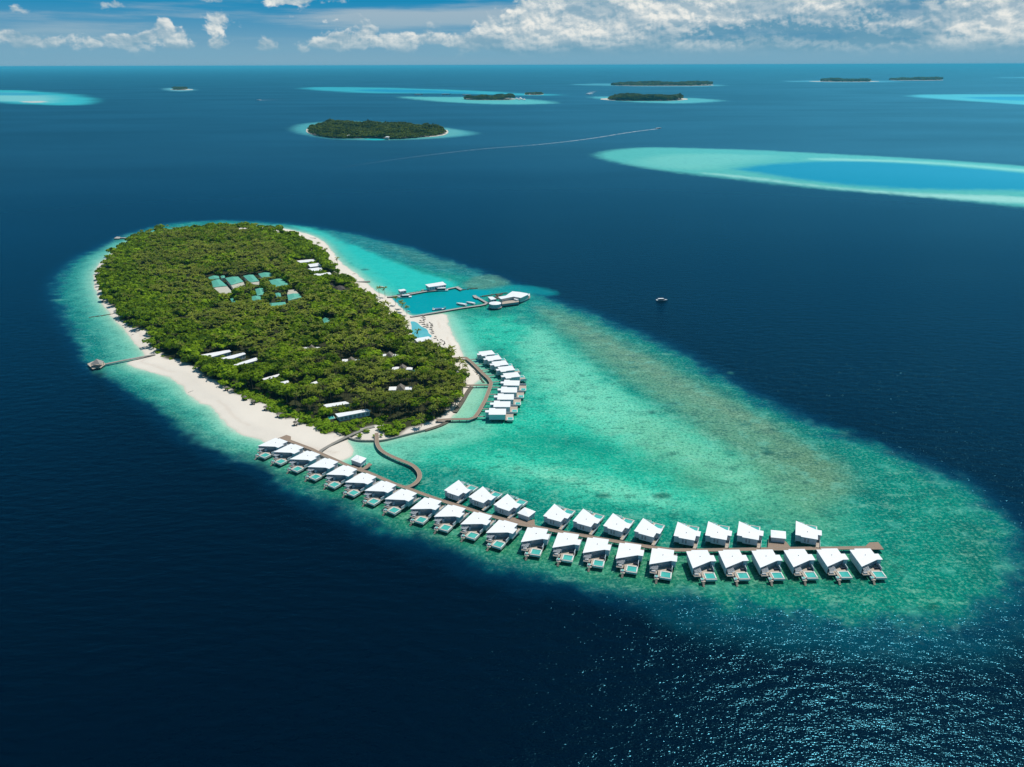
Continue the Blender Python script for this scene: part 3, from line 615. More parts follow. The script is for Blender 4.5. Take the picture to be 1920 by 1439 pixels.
def sofa_proto():
    r = empty('deck_sofa', (0, 0, 0)); b = MB(); b.box(0, 0, 0, 2.6, 1.0, .4, 'navy_fabric'); b.box(0, 1.01, 0, .9, 1.9, .4, 'navy_fabric'); b.build('seat', r)
    b = MB(); b.box(0, -.25, .0, 2.6, -.01, .85, 'navy_fabric'); b.build('backrest', r); return r
DAY = daybed_proto(); SOFA = sofa_proto(); TAB = None
def local_pt(root, u, v, sy, z):
    a = root.rotation_euler.z; x, y = u, sy*v
    return (root.location.x+x*math.cos(a)-y*math.sin(a), root.location.y+x*math.sin(a)+y*math.cos(a), z)
nday = [0]
def furnish(o, sy, where, k):
    first = nday[0] == 0; nday[0] += 1
    jx = random.uniform(-.25, .25)
    d = DAY if first else copy_tree(DAY); d.location = local_pt(o, 1.4+jx, 14.2 if sy > 0 else 16.2, sy, 2.57); d.rotation_euler = (0, 0, o.rotation_euler.z)
    tag(d, 'white daybed on the %s' % where, 'daybed', 'daybeds on the villa terraces')
    s = SOFA if first else copy_tree(SOFA); s.location = local_pt(o, 9.0+jx*1.5, 12.4 if sy < 0 else 10.2, sy, 2.59); s.rotation_euler = (0, 0, o.rotation_euler.z+random.uniform(-.3, .3))
    tag(s, 'navy sofa on the %s' % where, 'sofa', 'sofas on the villa decks')
LOWA = [(x+w*5.333*0, y) for x, y, w in [(-167.2,498.9,0),(-153.8,489.7,0),(-140.0,479.1,0),(-125.5,468.2,0),(-111.1,457.9,0),(-96.9,447.6,0),(-82.7,437.0,0),(-68.7,426.7,0),(-53.4,416.0,0),(-38.5,407.5,0),(-22.6,399.3,0),(-7.7,390.4,0),(8.6,382.3,0),(25.7,376.8,0),(41.8,371.7,0),(58.9,366.4,0),(75.9,361.2,0),(93.8,358.1,0),(111.1,358.3,0),(129.1,358.4,0),(146.6,358.8,0),(164.5,359.2,0),(182.4,359.1,0)]]
VS = villa_proto(-1, 'water_villa'); nlow = len(LOWA)
for k, A in enumerate(LOWA):
    ang = -124.5 if k < 8 else (-117.8 if k < 12 else (-105 if k < 17 else -89))
    o = set_villa(VS, k == 0, A, ang, -1)
    if k == 0: wh = 'first seaward villa, by the beach'
    elif k == nlow-1: wh = 'last seaward villa, by the end platform'
    elif k < 12: wh = '%s seaward villa from the beach' % ORD[k]
    else: wh = '%s seaward villa back from the end platform' % ORD[nlow-1-k]
    tag(o, 'white flat-roofed stilt villa, '+wh, 'villa', 'seaward row of stilt villas'); furnish(o, -1, wh, k)
UPA = [(-42.3,424.5),(-26.7,416.2),(-11.3,407.0),(17.9,394.3),(34.7,388.8),(51.7,383.6),(68.5,378.1),(89.9,373.2),(107.6,373.6),(125.3,373.5),(158.1,373.8)]
VN = villa_proto(1, 'water_villa')
for k, A in enumerate(UPA):
    ang = 57.2 if k < 3 else (61.8 if k < 7 else 70.5)
    o = set_villa(VN, k == 0, A, ang, 1)
    if k == 10: wh = 'lone lagoon-side villa by the end platform'
    else: wh = '%s lagoon-side villa from the beach' % ORD[k]
    tag(o, 'white flat-roofed stilt villa, '+wh, 'villa', 'lagoon-side row of stilt villas'); furnish(o, 1, wh, k)

# ------------------------------------------------------------------ boardwalks
def boardwalk(px, w, z, label, name='boardwalk', matn='deck_wood', it=1, rail='pale_wood', piles=True, cat='boardwalk', extra=None, polys=None, th=.3):
    root = empty(name, (*P(*px[0]), 0)); ox, oy = root.location.x, root.location.y
    pts = curve(PP(px, z), it) if it else PP(px, z)
    pts = [(a-ox, b-oy) for a, b in pts]
    b = MB(); b.strip(pts, w, z-th, z, matn, 'pile')
    for poly in (polys or []): b.prism([(a-ox, c-oy) for a, c in PP(poly, z)], z-th-.01, z+.012, matn, mside='pile')
    b.build('deck', root)
    if rail:
        L, R = offset(pts, w/2+.05); b = MB()
        b.strip(L, .22, z-th, z+.12, rail); b.strip(R, .22, z-th, z+.12, rail); b.build('kerb', root)
    if piles:
        b = MB(); acc = 0
        L, R = offset(pts, w/2-.3)
        for k in range(1, len(pts)):
            acc += math.dist(pts[k], pts[k-1])
            if acc > 4.5:
                acc = 0
                for q in (L[k], R[k]): b.cyl(q[0], q[1], -1.0, z-th-.02, .16, .16, 'pile', 5)
        if b.v:
            o = b.build('piles', root); o['kind'] = 'stuff'
    tag(root, label, cat); return root
def densify(px, n):
    out = []
    for a, b in zip(px, px[1:]):
        out += [(a[0]+(b[0]-a[0])*k/n, a[1]+(b[1]-a[1])*k/n) for k in range(n)]
    return out+[px[-1]]
MAIN = [(541,826),(585,842.5),(593,846.7),(668,880),(689,885.5),(741,908),(765,916),(793,926.5),(828,939),(871,952),(903,963),(946,974.5),(974,983),(1002,988),(1040,995.5),(1096,1005),(1152,1015),(1216,1025.5),(1262,1031.5),(1312,1032),(1396,1030.5),(1491,1029),(1625,1027.3)]
boardwalk(densify(MAIN, 6), 2.5, 2.3, 'long brown timber boardwalk running between the two rows of stilt villas', it=0,
   polys=[[(521,822),(537,815.8),(545.4,818.5),(545,829)], [(1621,1025.6),(1630,1017.5),(1646.6,1016.6),(1657.5,1030.6),(1622,1030.5)],
          [(949,973.5),(956,970.5),(972,971.5),(990,977.5),(1002,974),(1003,985),(1014,990.5),(980,985.5)],
          [(1439,1030.5),(1442,1004),(1470,1014),(1474,1016),(1482,1026),(1492,1029.5)], [(660,878),(664,866),(680,878),(692,868),(698,871),(688,879),(676,883)]])
SC = [(706,812),(706.5,820),(706.5,832),(714,845),(732,855),(755,864.5),(774,872),(785,883),(788,893),(783,903),(772,911),(760,914)]
boardwalk(SC, 2.6, 2.2, 'curving S-shaped timber boardwalk linking the sandy point to the villa boardwalk', it=3)
boardwalk([(599,848),(604,843),(641,823),(681,805.5),(702,800)], 2.6, 1.75, 'straight grey path crossing the beach to the first stilt villas', name='beach_path', matn='path_grey', rail=None, piles=False, cat='path', it=2, th=.9)
EW = [(845,671.5),(860,671),(873,670.5),(885,680),(902.5,697.5),(917,711),(921,718),(919,726),(910,750),(897.5,772.5),(890,782.5),(880,786),(860,786),(840,786.5),(818,788)]
boardwalk(densify(EW, 3), 2.8, 2.2, 'angular grey-brown boardwalk looping round the small lagoon by the eastern villas', it=1)
boardwalk([(870,722.5),(885,722.5),(917,722)], 2.0, 2.15, 'short footbridge from the trees to the eastern villa boardwalk', name='footbridge', it=1)

# ------------------------------------------------------------------ three small service huts on the boardwalk
def hut(corners_px, zr, label, mast=False):
    q = PP(corners_px, zr); cx = sum(p[0] for p in q)/4; cy = sum(p[1] for p in q)/4
    r = empty('service_hut', (cx, cy, 0)); q = [(a-cx, b-cy) for a, b in q]
    b = MB(); b.prism([(a*.9, c*.9) for a, c in q], 2.1, zr-.25, 'white_wall'); b.build('wall', r)
    b = MB(); o = len(b.v); b.prism(q, zr-.24, zr-.02, 'white_roof'); b.cone([(a, c, zr-.019) for a, c in q], (0, 0, zr+.55), 'white_roof'); b.build('roof', r)
    for k, (a, c) in enumerate(q):
        b = MB(); b.cyl(a*.8, c*.8, -1, 2.1, .2, .2, 'pile', 6); b.build('pile', r)
    if mast:
        b = MB(); b.cyl(0, 0, zr+.4, zr+7, .07, .04, 'frame', 5); b.build('mast', r)
    tag(r, label, 'hut')
hut([(657,862),(668.5,853),(687.5,859.5),(676.5,869)], 5.2, 'small white pyramid-roofed hut with a mast, beside the curved walkway junction', True)
hut([(969.7,962.2),(983.8,951.3),(1004.8,959.4),(991.3,969.7)], 5.3, 'small square white-roofed hut between the third and fourth lagoon-side villas')
hut([(1445.3,1007.8),(1445.3,993.8),(1473.4,996.6),(1474,1010.6)], 5.3, 'small square white-roofed hut on its deck before the last lagoon-side villa')

# ------------------------------------------------------------------ the ten eastern villas
def east_proto(sy):
    r = empty('water_villa', (0, 0, 0)); F = lambda pts: [(u, sy*v) for u, v in pts]
    roof = [(0, 0), (2.8, 0), (2.8, -4.0), (7.5, -4.0), (7.5, -2.7), (15.8, -2.7), (15.8, 8.3), (2.8, 8.3), (2.8, 3.9), (0, 3.9)]
    b = MB(); b.prism(F(roof), 6.25, 6.5, 'white_roof', mside='frame'); b.build('roof', r)
    b = MB(); b.prism(F([(.3, .3), (3.1, .3), (3.1, -2.2), (15.3, -2.2), (15.3, 7.9), (3.1, 7.9), (3.1, 3.6), (.3, 3.6)]), 2.1, 6.24, 'white_wall'); b.build('wall', r)
    b = MB(); b.prism(F([(15.35, -1.6), (15.42, -1.6), (15.42, 7.4), (15.35, 7.4)]), 2.7, 5.8, 'glass'); b.build('glass_front', r)
    b = MB(); b.prism(F([(15.5, -2.5), (21.3, -2.5), (21.3, 9.3), (15.5, 9.3)]), 2.1, 2.4, 'pale_wood', mside='white_wall'); b.build('deck', r)
    b = MB(); b.prism(F([(16.8, 4.2), (21.4, 4.2), (21.4, 9.35), (16.8, 9.35)]), 1.4, 2.62, 'pool_rim'); p = b.build('plunge_pool', r)
    b = MB(); b.prism(F([(17.3, 4.7), (20.9, 4.7), (20.9, 8.8), (17.3, 8.8)]), 2.625, 2.64, 'pool_water'); b.build('pool_water', p)
    b = MB(); b.prism(F([(15.6, -2.45), (21.2, -2.45), (21.2, -2.3), (15.6, -2.3)]), 2.41, 4.0, 'white_wall'); b.build('privacy_screen', r)
    b = MB(); b.prism(F([(-9, 1.0), (-.05, 1.0), (-.05, 2.7), (-9, 2.7)]), 1.95, 2.12, 'grey_wood', mside='pile'); b.build('entrance_walk', r)
    for u in (1, 5, 9, 13, 17, 20.5):
        for v in (-1.5, 7.6):
            b = MB(); b.cyl(u, sy*v, -1, 2.1, .18, .18, 'pile', 5); b.build('pile', r)
    return r
ZE = lambda a, b: (860+a/8.993, 640+b/8.993)
EA = east_proto(-1); EB = east_proto(1)
for k, (p0, p1) in enumerate([((320,180),(550,158)), ((430,262),(665,238)), ((540,350),(768,328)), ((645,438),(885,418)), ((730,545),(965,530))]):
    a = P(*ZE(*p0), 6.5); b_ = P(*ZE(*p1), 6.5); th = math.radians((18, 17, 16, 15, 14)[k]); o = EB if k == 0 else copy_tree(EB)
    # the far edge start sits at local (2.8, sy*8.3)
    lx, ly = 2.2, 8.3; o.location = (a[0]-(lx*math.cos(th)-ly*math.sin(th)), a[1]-(lx*math.sin(th)+ly*math.cos(th)), 0); o.rotation_euler = (0, 0, th)
    tag(o, 'white stepped-roof stilt villa, %s from the beach in the eastern arc' % ORD[k], 'villa', 'eastern arc of stilt villas')
for k, (p0, p1) in enumerate([((755,745),(1020,750)), ((710,865),(985,865)), ((650,985),(930,985)), ((585,1110),(865,1110)), ((505,1240),(795,1240))]):
    a = P(*ZE(*p0), 6.5); th = math.radians((-3, -1.5, -1, -1, -.5)[k]); o = EA if k == 0 else copy_tree(EA)
    lx, ly = 2.8, -8.3
    o.location = (a[0]-(lx*math.cos(th)-ly*math.sin(th)), a[1]-(lx*math.sin(th)+ly*math.cos(th)), 0); o.rotation_euler = (0, 0, th)
    tag(o, 'white stepped-roof stilt villa, %s from the south end of the eastern arc' % ORD[4-k], 'villa', 'eastern arc of stilt villas')
# ------------------------------------------------------------------ harbour: jetties, buildings, boats
def jetty(px, w, z, label, matn='concrete', name='jetty', th=1.2, it=0, blocks=(), cat='jetty', rail=None):
    r = empty(name, (*P(*px[0]), 0)); ox, oy = r.location.x, r.location.y
    pts = [(a-ox, b-oy) for a, b in (curve(PP(px, z), it) if it else PP(px, z))]
    b = MB(); b.strip(pts, w, z-th, z, matn, 'pile' if matn != 'rock' else 'rock'); b.build('deck', r)
    for poly in blocks:
        b = MB(); b.prism([(a-ox, c-oy) for a, c in PP(poly, z)], z-th-.05, z+.06, matn, mside='pile'); b.build('platform', r)
    tag(r, label, cat); return r
def rocks(px, w, h, label, name='breakwater', n=26, flat=.8, matn='rock'):
    pts = PP(px); b = MB(); tot = []
    for p, q in zip(pts, pts[1:]):
        L = math.dist(p, q); m = max(2, int(L/(w*.32)))
        for k in range(m):
            t = (k+random.random())/m; x = p[0]+(q[0]-p[0])*t+random.uniform(-w, w)*.35; y = p[1]+(q[1]-p[1])*t+random.uniform(-w, w)*.35
            s = w*random.uniform(.28, .5); tot.append((x, y, s))
    for x, y, s in tot:
        nn = 6; o = len(b.v); a0 = random.random()*6
        b.v += [(x+s*math.cos(a0+k*1.047)*random.uniform(.8, 1.1), y+s*math.sin(a0+k*1.047)*random.uniform(.8, 1.1), -.6) for k in range(nn)]
        b.v += [(x+s*.75*math.cos(a0+k*1.047)*random.uniform(.7, 1.1), y+s*.75*math.sin(a0+k*1.047)*random.uniform(.7, 1.1), h*random.uniform(.5, 1)) for k in range(nn)]
        b.v.append((x, y, h*random.uniform(.9, 1.25)))
        for k in range(nn):
            b.face([o+k, o+(k+1) % nn, o+nn+(k+1) % nn, o+nn+k], matn); b.face([o+nn+k, o+nn+(k+1) % nn, o+2*nn], matn)
    ob = b.build(name); tag(ob, label, 'breakwater'); return ob
Z7 = lambda pts: ZZ(720, 520, 10.667, pts)
jetty(Z7([(70,395),(260,368),(450,352),(830,282),(1230,243),(1458,195)]), 3.4, 1.5, 'grey concrete jetty along the north side of the harbour', blocks=[Z7([(1440,195),(1475,185),(1572,238),(1530,262),(1440,215)])])
rocks(Z7([(1560,258),(1640,250),(1750,238),(1880,226)]), 2.6, .9, 'thin rocky breakwater extending from the north jetty end')
rocks(Z7([(470,335),(600,310),(800,268)]), 5.0, 1.0, 'low sandy rubble bank behind the north jetty', name='rubble_bank', matn='seawall')
jetty(Z7([(530,790),(1050,700),(1560,612),(1925,562)])+[(908,571),(912.5,569)], 3.4, 1.5, 'grey concrete jetty along the south side of the harbour, above the beach')
Z8 = lambda pts: ZZ(880, 530, 16, pts)
jetty(Z8([(540,615),(300,480),(180,410)]), 3.2, 1.5, 'short angled jetty branching north from the south harbour jetty', blocks=[Z8([(95,388),(190,380),(270,440),(215,480),(140,450)])])
rocks(Z8([(330,435),(560,400),(740,372),(900,345),(1120,322)]), 3.0, 1.0, 'dark rock breakwater behind the overwater restaurant')
rocks(Z8([(820,500),(860,400),(920,350)]), 6, 1.3, 'dark rock pile beside the white office hut on the jetty', name='rock_pile')
def flat_building(name, roof_px, zr, zf, label, cat='building', inset=.93, wins=6, roofm='white_roof', wallm='white_wall', th=.35, glass_sides=True):
    q = PP(roof_px, zr); cx = sum(p[0] for p in q)/len(q); cy = sum(p[1] for p in q)/len(q)
    r = empty(name, (cx, cy, 0)); q = [(a-cx, b-cy) for a, b in q]
    if sum(q[k][0]*q[(k+1) % len(q)][1]-q[(k+1) % len(q)][0]*q[k][1] for k in range(len(q))) < 0: q = q[::-1]
    b = MB(); b.prism(q, zr-th, zr, roofm, mside='frame' if roofm == 'white_roof' else roofm); b.build('roof', r)
    wq = [(a*inset, c*inset) for a, c in q]
    b = MB(); b.prism(wq, zf, zr-th-.01, wallm); b.build('wall', r)
    if glass_sides:
        for k in range(len(wq)):
            a, c = wq[k], wq[(k+1) % len(wq)]; L = math.dist(a, c)
            if L < 3: continue
            n = max(1, int(L/3.0)); tx, ty = (c[0]-a[0])/L, (c[1]-a[1])/L; nx, ny = ty*.05, -tx*.05
            if (a[1]+c[1]) > 0 and wins < 5: continue
            for j in range(n):
                m0 = (j+.2)*L/n; m1 = (j+.8)*L/n
                p0 = (a[0]+tx*m0, a[1]+ty*m0); p1 = (a[0]+tx*m1, a[1]+ty*m1)
                b = MB(); b.prism([p0, p1, (p1[0]+nx, p1[1]+ny), (p0[0]+nx, p0[1]+ny)], zf+(zr-zf)*.25, zf+(zr-zf)*.75, 'glass'); b.build('window', r)
    tag(r, label, cat); return r
def piles_under(r, pts, z):
    for x, y in pts:
        b = MB(); b.cyl(x, y, -1, z, .25, .25, 'pile', 6); b.build('pile', r)
flat_building('harbour_building', Z7([(820,148),(1175,90),(1252,150),(900,200)]), 6.2, 1.6, 'long white flat-roofed building on the north harbour jetty')
flat_building('harbour_kiosk', Z7([(280,252),(400,236),(450,265),(325,286)]), 5.2, 1.6, 'small white flat-roofed kiosk on the north harbour jetty', cat='kiosk')
flat_building('office_hut', Z8([(555,430),(690,422),(820,495),(650,522)]), 5.5, 1.6, 'small white square hut behind the round overwater building', cat='hut')
# round building
cx, cy = P(928.3, 568.0, 6.5); r = empty('round_building', (cx, cy, 0)); nR = 28
ring = lambda rad: [(rad*math.cos(2*math.pi*k/nR), rad*math.sin(2*math.pi*k/nR)) for k in range(nR)]
b = MB(); b.prism(ring(6.6), 1.8, 5.7, 'white_wall'); b.build('wall', r)
b = MB(); b.prism(ring(6.9), 5.71, 6.0, 'frame'); b.cone([(x, y, 6.02) for x, y in ring(6.7)], (0, 0, 6.9), 'white_roof'); b.build('roof', r)
for k in range(0, nR):
    a0 = 2*math.pi*(k+.2)/nR; a1 = 2*math.pi*(k+.6)/nR; b = MB()
    b.prism([(6.6*math.cos(a0), 6.6*math.sin(a0)), (6.72*math.cos(a0), 6.72*math.sin(a0)), (6.72*math.cos(a1), 6.72*math.sin(a1)), (6.6*math.cos(a1), 6.6*math.sin(a1))][::-1], 2.6, 5.2, 'glass'); b.build('window', r)
b = MB(); b.prism(ring(7.6), 1.4, 1.79, 'grey_wood'); b.build('deck', r)
for k in range(0, nR, 4):
    b = MB(); b.cyl(6*math.cos(2*math.pi*k/nR), 6*math.sin(2*math.pi*k/nR), -1, 1.4, .25, .25, 'pile', 6); b.build('pile', r)
tag(r, 'round white building with a shallow roof on stilts at the end of the south jetty', 'building')
# restaurant
zr = 7.5; rp = Z8([(865,432),(1095,392),(1290,264),(1510,285),(1740,325),(1790,352),(1545,462),(1330,425),(950,500)])
q = PP(rp, zr); cx = sum(p[0] for p in q)/len(q); cy = sum(p[1] for p in q)/len(q); r = empty('restaurant', (cx, cy, 0)); q = [(a-cx, c-cy) for a, c in q]
b = MB(); b.prism(q, zr-.4, zr, 'white_roof', mside='frame'); b.build('roof', r)
b = MB(); b.prism([(a*.95, c*.9) for a, c in q], 2.0, zr-.41, 'cream_wall'); b.build('wall', r)
fr = [(a-cx, c-cy) for a, c in PP(Z8([(985,650),(1480,585),(1500,520),(980,560)]), 4.2)]
b = MB(); b.prism(fr, 1.8, 4.2, 'glass', mtop='pale_wood'); b.build('glass_veranda', r)
wing = [(a-cx, c-cy) for a, c in PP(Z8([(1335,450),(1500,470),(1500,500),(1420,520),(1335,495)]), 5.8)]
b = MB(); b.prism(wing, 4.25, 5.8, 'white_roof'); b.build('side_roof', r)
st = [(a-cx, c-cy) for a, c in PP(Z8([(1545,545),(1800,425),(1810,362),(1560,478)]), 3.6)]
for j, zz in enumerate((1.9, 3.3, 4.9)):
    k = 1.04-.015*j; b = MB(); b.prism([(a*k, c*k) for a, c in st], zz-.25, zz, 'pale_wood' if j != 2 else 'white_roof', mside='frame'); b.build('terrace', r)
for k in range(10):
    t = k/9; b = MB(); b.cyl(fr[0][0]*(1-t)+fr[1][0]*t, fr[0][1]*(1-t)+fr[1][1]*t, -1, 1.8, .25, .25, 'pile', 6); b.build('pile', r)
tag(r, 'large white angular-roofed overwater restaurant at the far end of the south jetty', 'restaurant')

def boat(px, ang, L, label, kind='motor', cat='boat', z=0.0):
    r = empty('motor_boat' if kind != 'dhoni' else 'dhoni_boat', (*P(*px), 0), math.radians(ang)); w = L*.15
    hull = []
    for k in range(9):
        t = k/8; x = -L/2+L*t; hw = w*(1-max(0, (t-.45)/.55)**2.2); hull.append((x, hw))
    poly = [(x, -h) for x, h in hull]+[(x, h) for x, h in hull[::-1]]
    hm = 'boat_white' if kind != 'dhoni' else 'boat_blue'
    b = MB(); o = len(b.v); n = len(poly)
    b.v += [(x*.9-.02*L, y*.7, -.3) for x, y in poly]+[(x, y, L*.075+max(0, x/L)*L*.05) for x, y in poly]
    b.face(list(range(o, o+n))[::-1], hm); b.face(list(range(o+n, o+2*n)), 'boat_white')
    for k in range(n): b.face([o+k, o+(k+1) % n, o+n+(k+1) % n, o+n+k], hm)
    b.build('hull', r)
    zc = L*.085
    b = MB()
    if kind == 'covered':
        pl = [(x*.92, y*.95) for x, y in poly]; b.prism(pl, zc+.4, zc+.9, 'boat_white'); b.cone([(x, y, zc+.91) for x, y in pl], (0, 0, zc+1.6), 'boat_white'); b.build('canopy', r)
    elif kind == 'dhoni':
        b.prism([(-.3*L, -w*.8), (.22*L, -w*.8), (.22*L, w*.8), (-.3*L, w*.8)], zc+1.1, zc+1.3, 'boat_blue'); b.build('awning', r)
        b = MB(); b.prism([(.36*L, -.3), (.5*L, -.1), (.5*L, .1), (.36*L, .3)], zc, zc+1.6, 'boat_white'); b.prism([(-.48*L, -.4), (-.4*L, -.5), (-.4*L, .5), (-.48*L, .4)], zc, zc+1.2, 'boat_white'); b.build('bow_post', r)
    else:
        b.prism([(-.32*L, -w*.72), (.12*L, -w*.72), (.25*L, -w*.3), (.25*L, w*.3), (.12*L, w*.72), (-.32*L, w*.72)], zc, zc+L*.09, 'boat_dark'); b.build('cabin', r)
        b = MB(); b.prism([(-.36*L, -w*.78), (.10*L, -w*.78), (.16*L, -w*.3), (.16*L, w*.3), (.10*L, w*.78), (-.36*L, w*.78)], zc+L*.09+.01, zc+L*.11, 'boat_white'); b.build('cabin_roof', r)
    tag(r, label, cat); return r
boat(Z7([(405,412)])[0], 190, 17, 'white motor boat moored at the north jetty below the small kiosk')
boat(Z7([(1115,278)])[0], 186, 20, 'larger white motor boat moored below the long harbour building')
boat(Z7([(1545,562)])[0], 150, 14, 'white covered boat in the harbour, left of its twin near the south jetty', 'covered')
boat(Z7([(1728,535)])[0], 148, 12, 'white covered boat in the harbour, nearest the angled jetty', 'covered')
boat(Z7([(1105,655)])[0], 8, 15, 'blue wooden boat moored inside the south harbour jetty', 'dhoni')
boat(Z7([(500,690)])[0], 330, 4, 'tiny white dinghy in the inner corner of the harbour beside the palms')
boat((714,540), 175, 9, 'small white boat anchored off the beach north of the harbour')
boat((1241,564), 5, 13, 'white motor boat alone on deep water right of the reef')
boat((1235,241.5), 12, 26, 'white speedboat at the head of a long wake in mid-channel', 'covered')
boat((485,188.4), 180, 40, 'far speedboat drawing a short white wake, left of the tree-covered island', 'covered')
boat((1103,177.5), 200, 45, 'far boat with a curved wake between the distant wooded islands', 'covered')
for k, (x, y) in enumerate([(785,178.6),(836.5,178.0),(875,179.2)]):
    boat((x, y), 0, 80, 'distant white yacht in the channel, %s of three from the left' % ORD[k], 'covered', cat='yacht')
# wakes: foam lying on the water
mw = bpy.data.materials.new('foam'); mw.use_nodes = True; N = NB(mw.node_tree); bs = mw.node_tree.nodes['Principled BSDF']; bs.inputs['Base Color'].default_value = (.85, .9, .92, 1); bs.inputs['Roughness'].default_value = .9
at = N.n('ShaderNodeAttribute', attribute_name='Foam'); g = N.n('ShaderNodeNewGeometry'); nz = N.n('ShaderNodeTexNoise', i={'Vector': g.outputs['Position'], 'Scale': .05, 'Detail': 4.0, 'Roughness': .7})
N.link(N.m('MULTIPLY', at.outputs['Fac'], N.ramp(nz.outputs[0], .3, .6), clamp=True), bs.inputs['Alpha']); MAT['foam'] = mw
def wake(px, w0, w1, a0, label):
    pts = curve(PP(px), 3); n = len(pts); L, R = offset(pts, 1.0); v = []; al = []
    for k in range(n):
        t = k/(n-1); w = w0+(w1-w0)*t
        for s in (-1, 0, 1):
            c = pts[k]; e = L[k] if s < 0 else R[k]
            v.append((c[0]+(e[0]-c[0])*w*abs(s), c[1]+(e[1]-c[1])*w*abs(s), .35)); al.append(a0*(1-t)**2.4*(1 if s == 0 else .25))
    f = [(3*k+j, 3*k+j+1, 3*k+j+4, 3*k+j+3) for k in range(n-1) for j in (0, 1)]
    me = bpy.data.meshes.new('wake'); me.from_pydata(v, [], f); a = me.attributes.new('Foam', 'FLOAT', 'POINT'); a.data.foreach_set('value', al); me.materials.append(mw)
    o = bpy.data.objects.new('wake', me); COL.objects.link(o); o['kind'] = 'stuff'; o['label'] = label; o['category'] = 'wake'
wake([(1233,242),(1180,248.5),(1100,262),(1000,273),(920,278),(820,289),(700,305),(600,322)], 5, 16, .95, 'long thin white wake trailing behind the speedboat in mid-channel')
wake([(487,188.6),(500,188),(520,187.6),(550,187.4)], 16, 30, .9, 'short white wake of the far speedboat on the left')
wake([(1104,177),(1108,174),(1113,171.8),(1124,169.8)], 30, 40, .9, 'curved white wake between the distant wooded islands')

# ------------------------------------------------------------------ western jetties, pavilion, groynes
pj = [(197,682.8),(230,676),(262,670),(291,664.6)]
jetty(pj, 3.0, 1.9, 'long narrow jetty from the west beach to the thatched pavilion', th=.5, matn='seawall')
r0 = PP([(163.4,682.6),(180,675.4),(196.5,680.6),(197,684.6),(173.6,692.4)], 2.0); cx = sum(p[0] for p in r0)/5; cy = sum(p[1] for p in r0)/5
r = empty('pavilion', (cx, cy, 0)); po = [(a-cx, c-cy) for a, c in r0]; pi_ = [(a*.55, c*.55) for a, c in po]
b = MB(); n = 5
for k in range(n):
    a, c, d, e = po[k], po[(k+1) % n], pi_[(k+1) % n], pi_[k]; b.prism([a, c, d, e], 1.5, 2.0, 'pale_wood', mside='seawall')
b.build('deck', r)
b = MB(); b.prism(pi_, .7, 1.0, 'pile'); b.build('sunken_floor', r)
ax, ay = P(180.5, 671.8, 9.5); ax -= cx; ay -= cy
bs4 = [(ax-4.4, ay-3.8), (ax+4.4, ay-4.2), (ax+4.2, ay+3.8), (ax-4.2, ay+3.8)]
b = MB(); b.cone([(x, y, 5.0) for x, y in bs4], (ax, ay, 8.8), 'grey_thatch'); b.build('roof', r)
for x, y in bs4:
    b = MB(); b.cyl(ax+(x-ax)*.85, ay+(y-ay)*.85, -1, 5.3, .2, .2, 'grey_wood', 6); b.build('post', r)
b = MB(); b.box(ax-4.4, ay-4.4, 1.5, ax+4.4, ay+4.2, 1.98, 'pale_wood'); b.build('platform', r)
tag(r, 'thatched pyramid-roofed pavilion on a square deck at the west jetty end', 'pavilion')
jetty([(215,446.5),(232,446),(254,447.5)], 4.0, 1.6, 'short jetty reaching over the reef at the far northwest of the island', blocks=[[(213.5,447.5),(219,444),(226,444.6),(224,447.8)]])
jetty([(668,528.5),(694,527.6)], 3.5, 1.2, 'stubby concrete pier on the north beach below the palms', matn='seawall')
jetty([(567,445.6),(592,446.8)], 2.6, 1.0, 'small pier at the far end of the north beach', matn='seawall')
rocks([(167,596),(190,592.8),(214,589)], 2.2, .7, 'low rock groyne on the west shore, north of the two')
rocks([(246,629),(262,625.5)], 2.0, .6, 'short pale rock groyne on the west shore', matn='seawall')
rocks([(655,516),(667,514)], 2.0, .6, 'small rock groyne on the north beach')
rocks([(353,737),(376,729)], 1.0, .5, 'faint line of stones across the west beach', name='stone_line', matn='seawall')
# seawalls round the sandy point
def wall_strip(px, w, z0, z1, label, matn='seawall', name='seawall'):
    r = empty(name, (*P(*px[0]), 0)); ox, oy = r.location.x, r.location.y; pts = [(a-ox, b-oy) for a, b in curve(PP(px), 2)]
    b = MB(); b.strip(pts, w, z0, z1, matn); b.build('wall', r); tag(r, label, 'seawall')
wall_strip([(650,821),(662,826.5),(676,829),(700,829),(716,829),(742,823),(770,815.5),(797,809)], 1.1, -.6, 1.5, 'curved low seawall round the sandy point by the S-shaped boardwalk')
wall_strip([(797,809),(815,803.5),(830,798),(843,790)], 3.0, -.6, .9, 'mossy rubble seawall south of the eastern boardwalk', matn='rock')
wall_strip([(853,775),(868,753),(876,738),(884,727)], 3.4, -.6, 1.0, 'brown rock seawall inside the small eastern lagoon', matn='rock')
rocks([(888,695),(898,706),(905,716),(909,719)], 2.5, .5, 'dark scattered rocks in the sandy eastern lagoon', name='rock_patch')

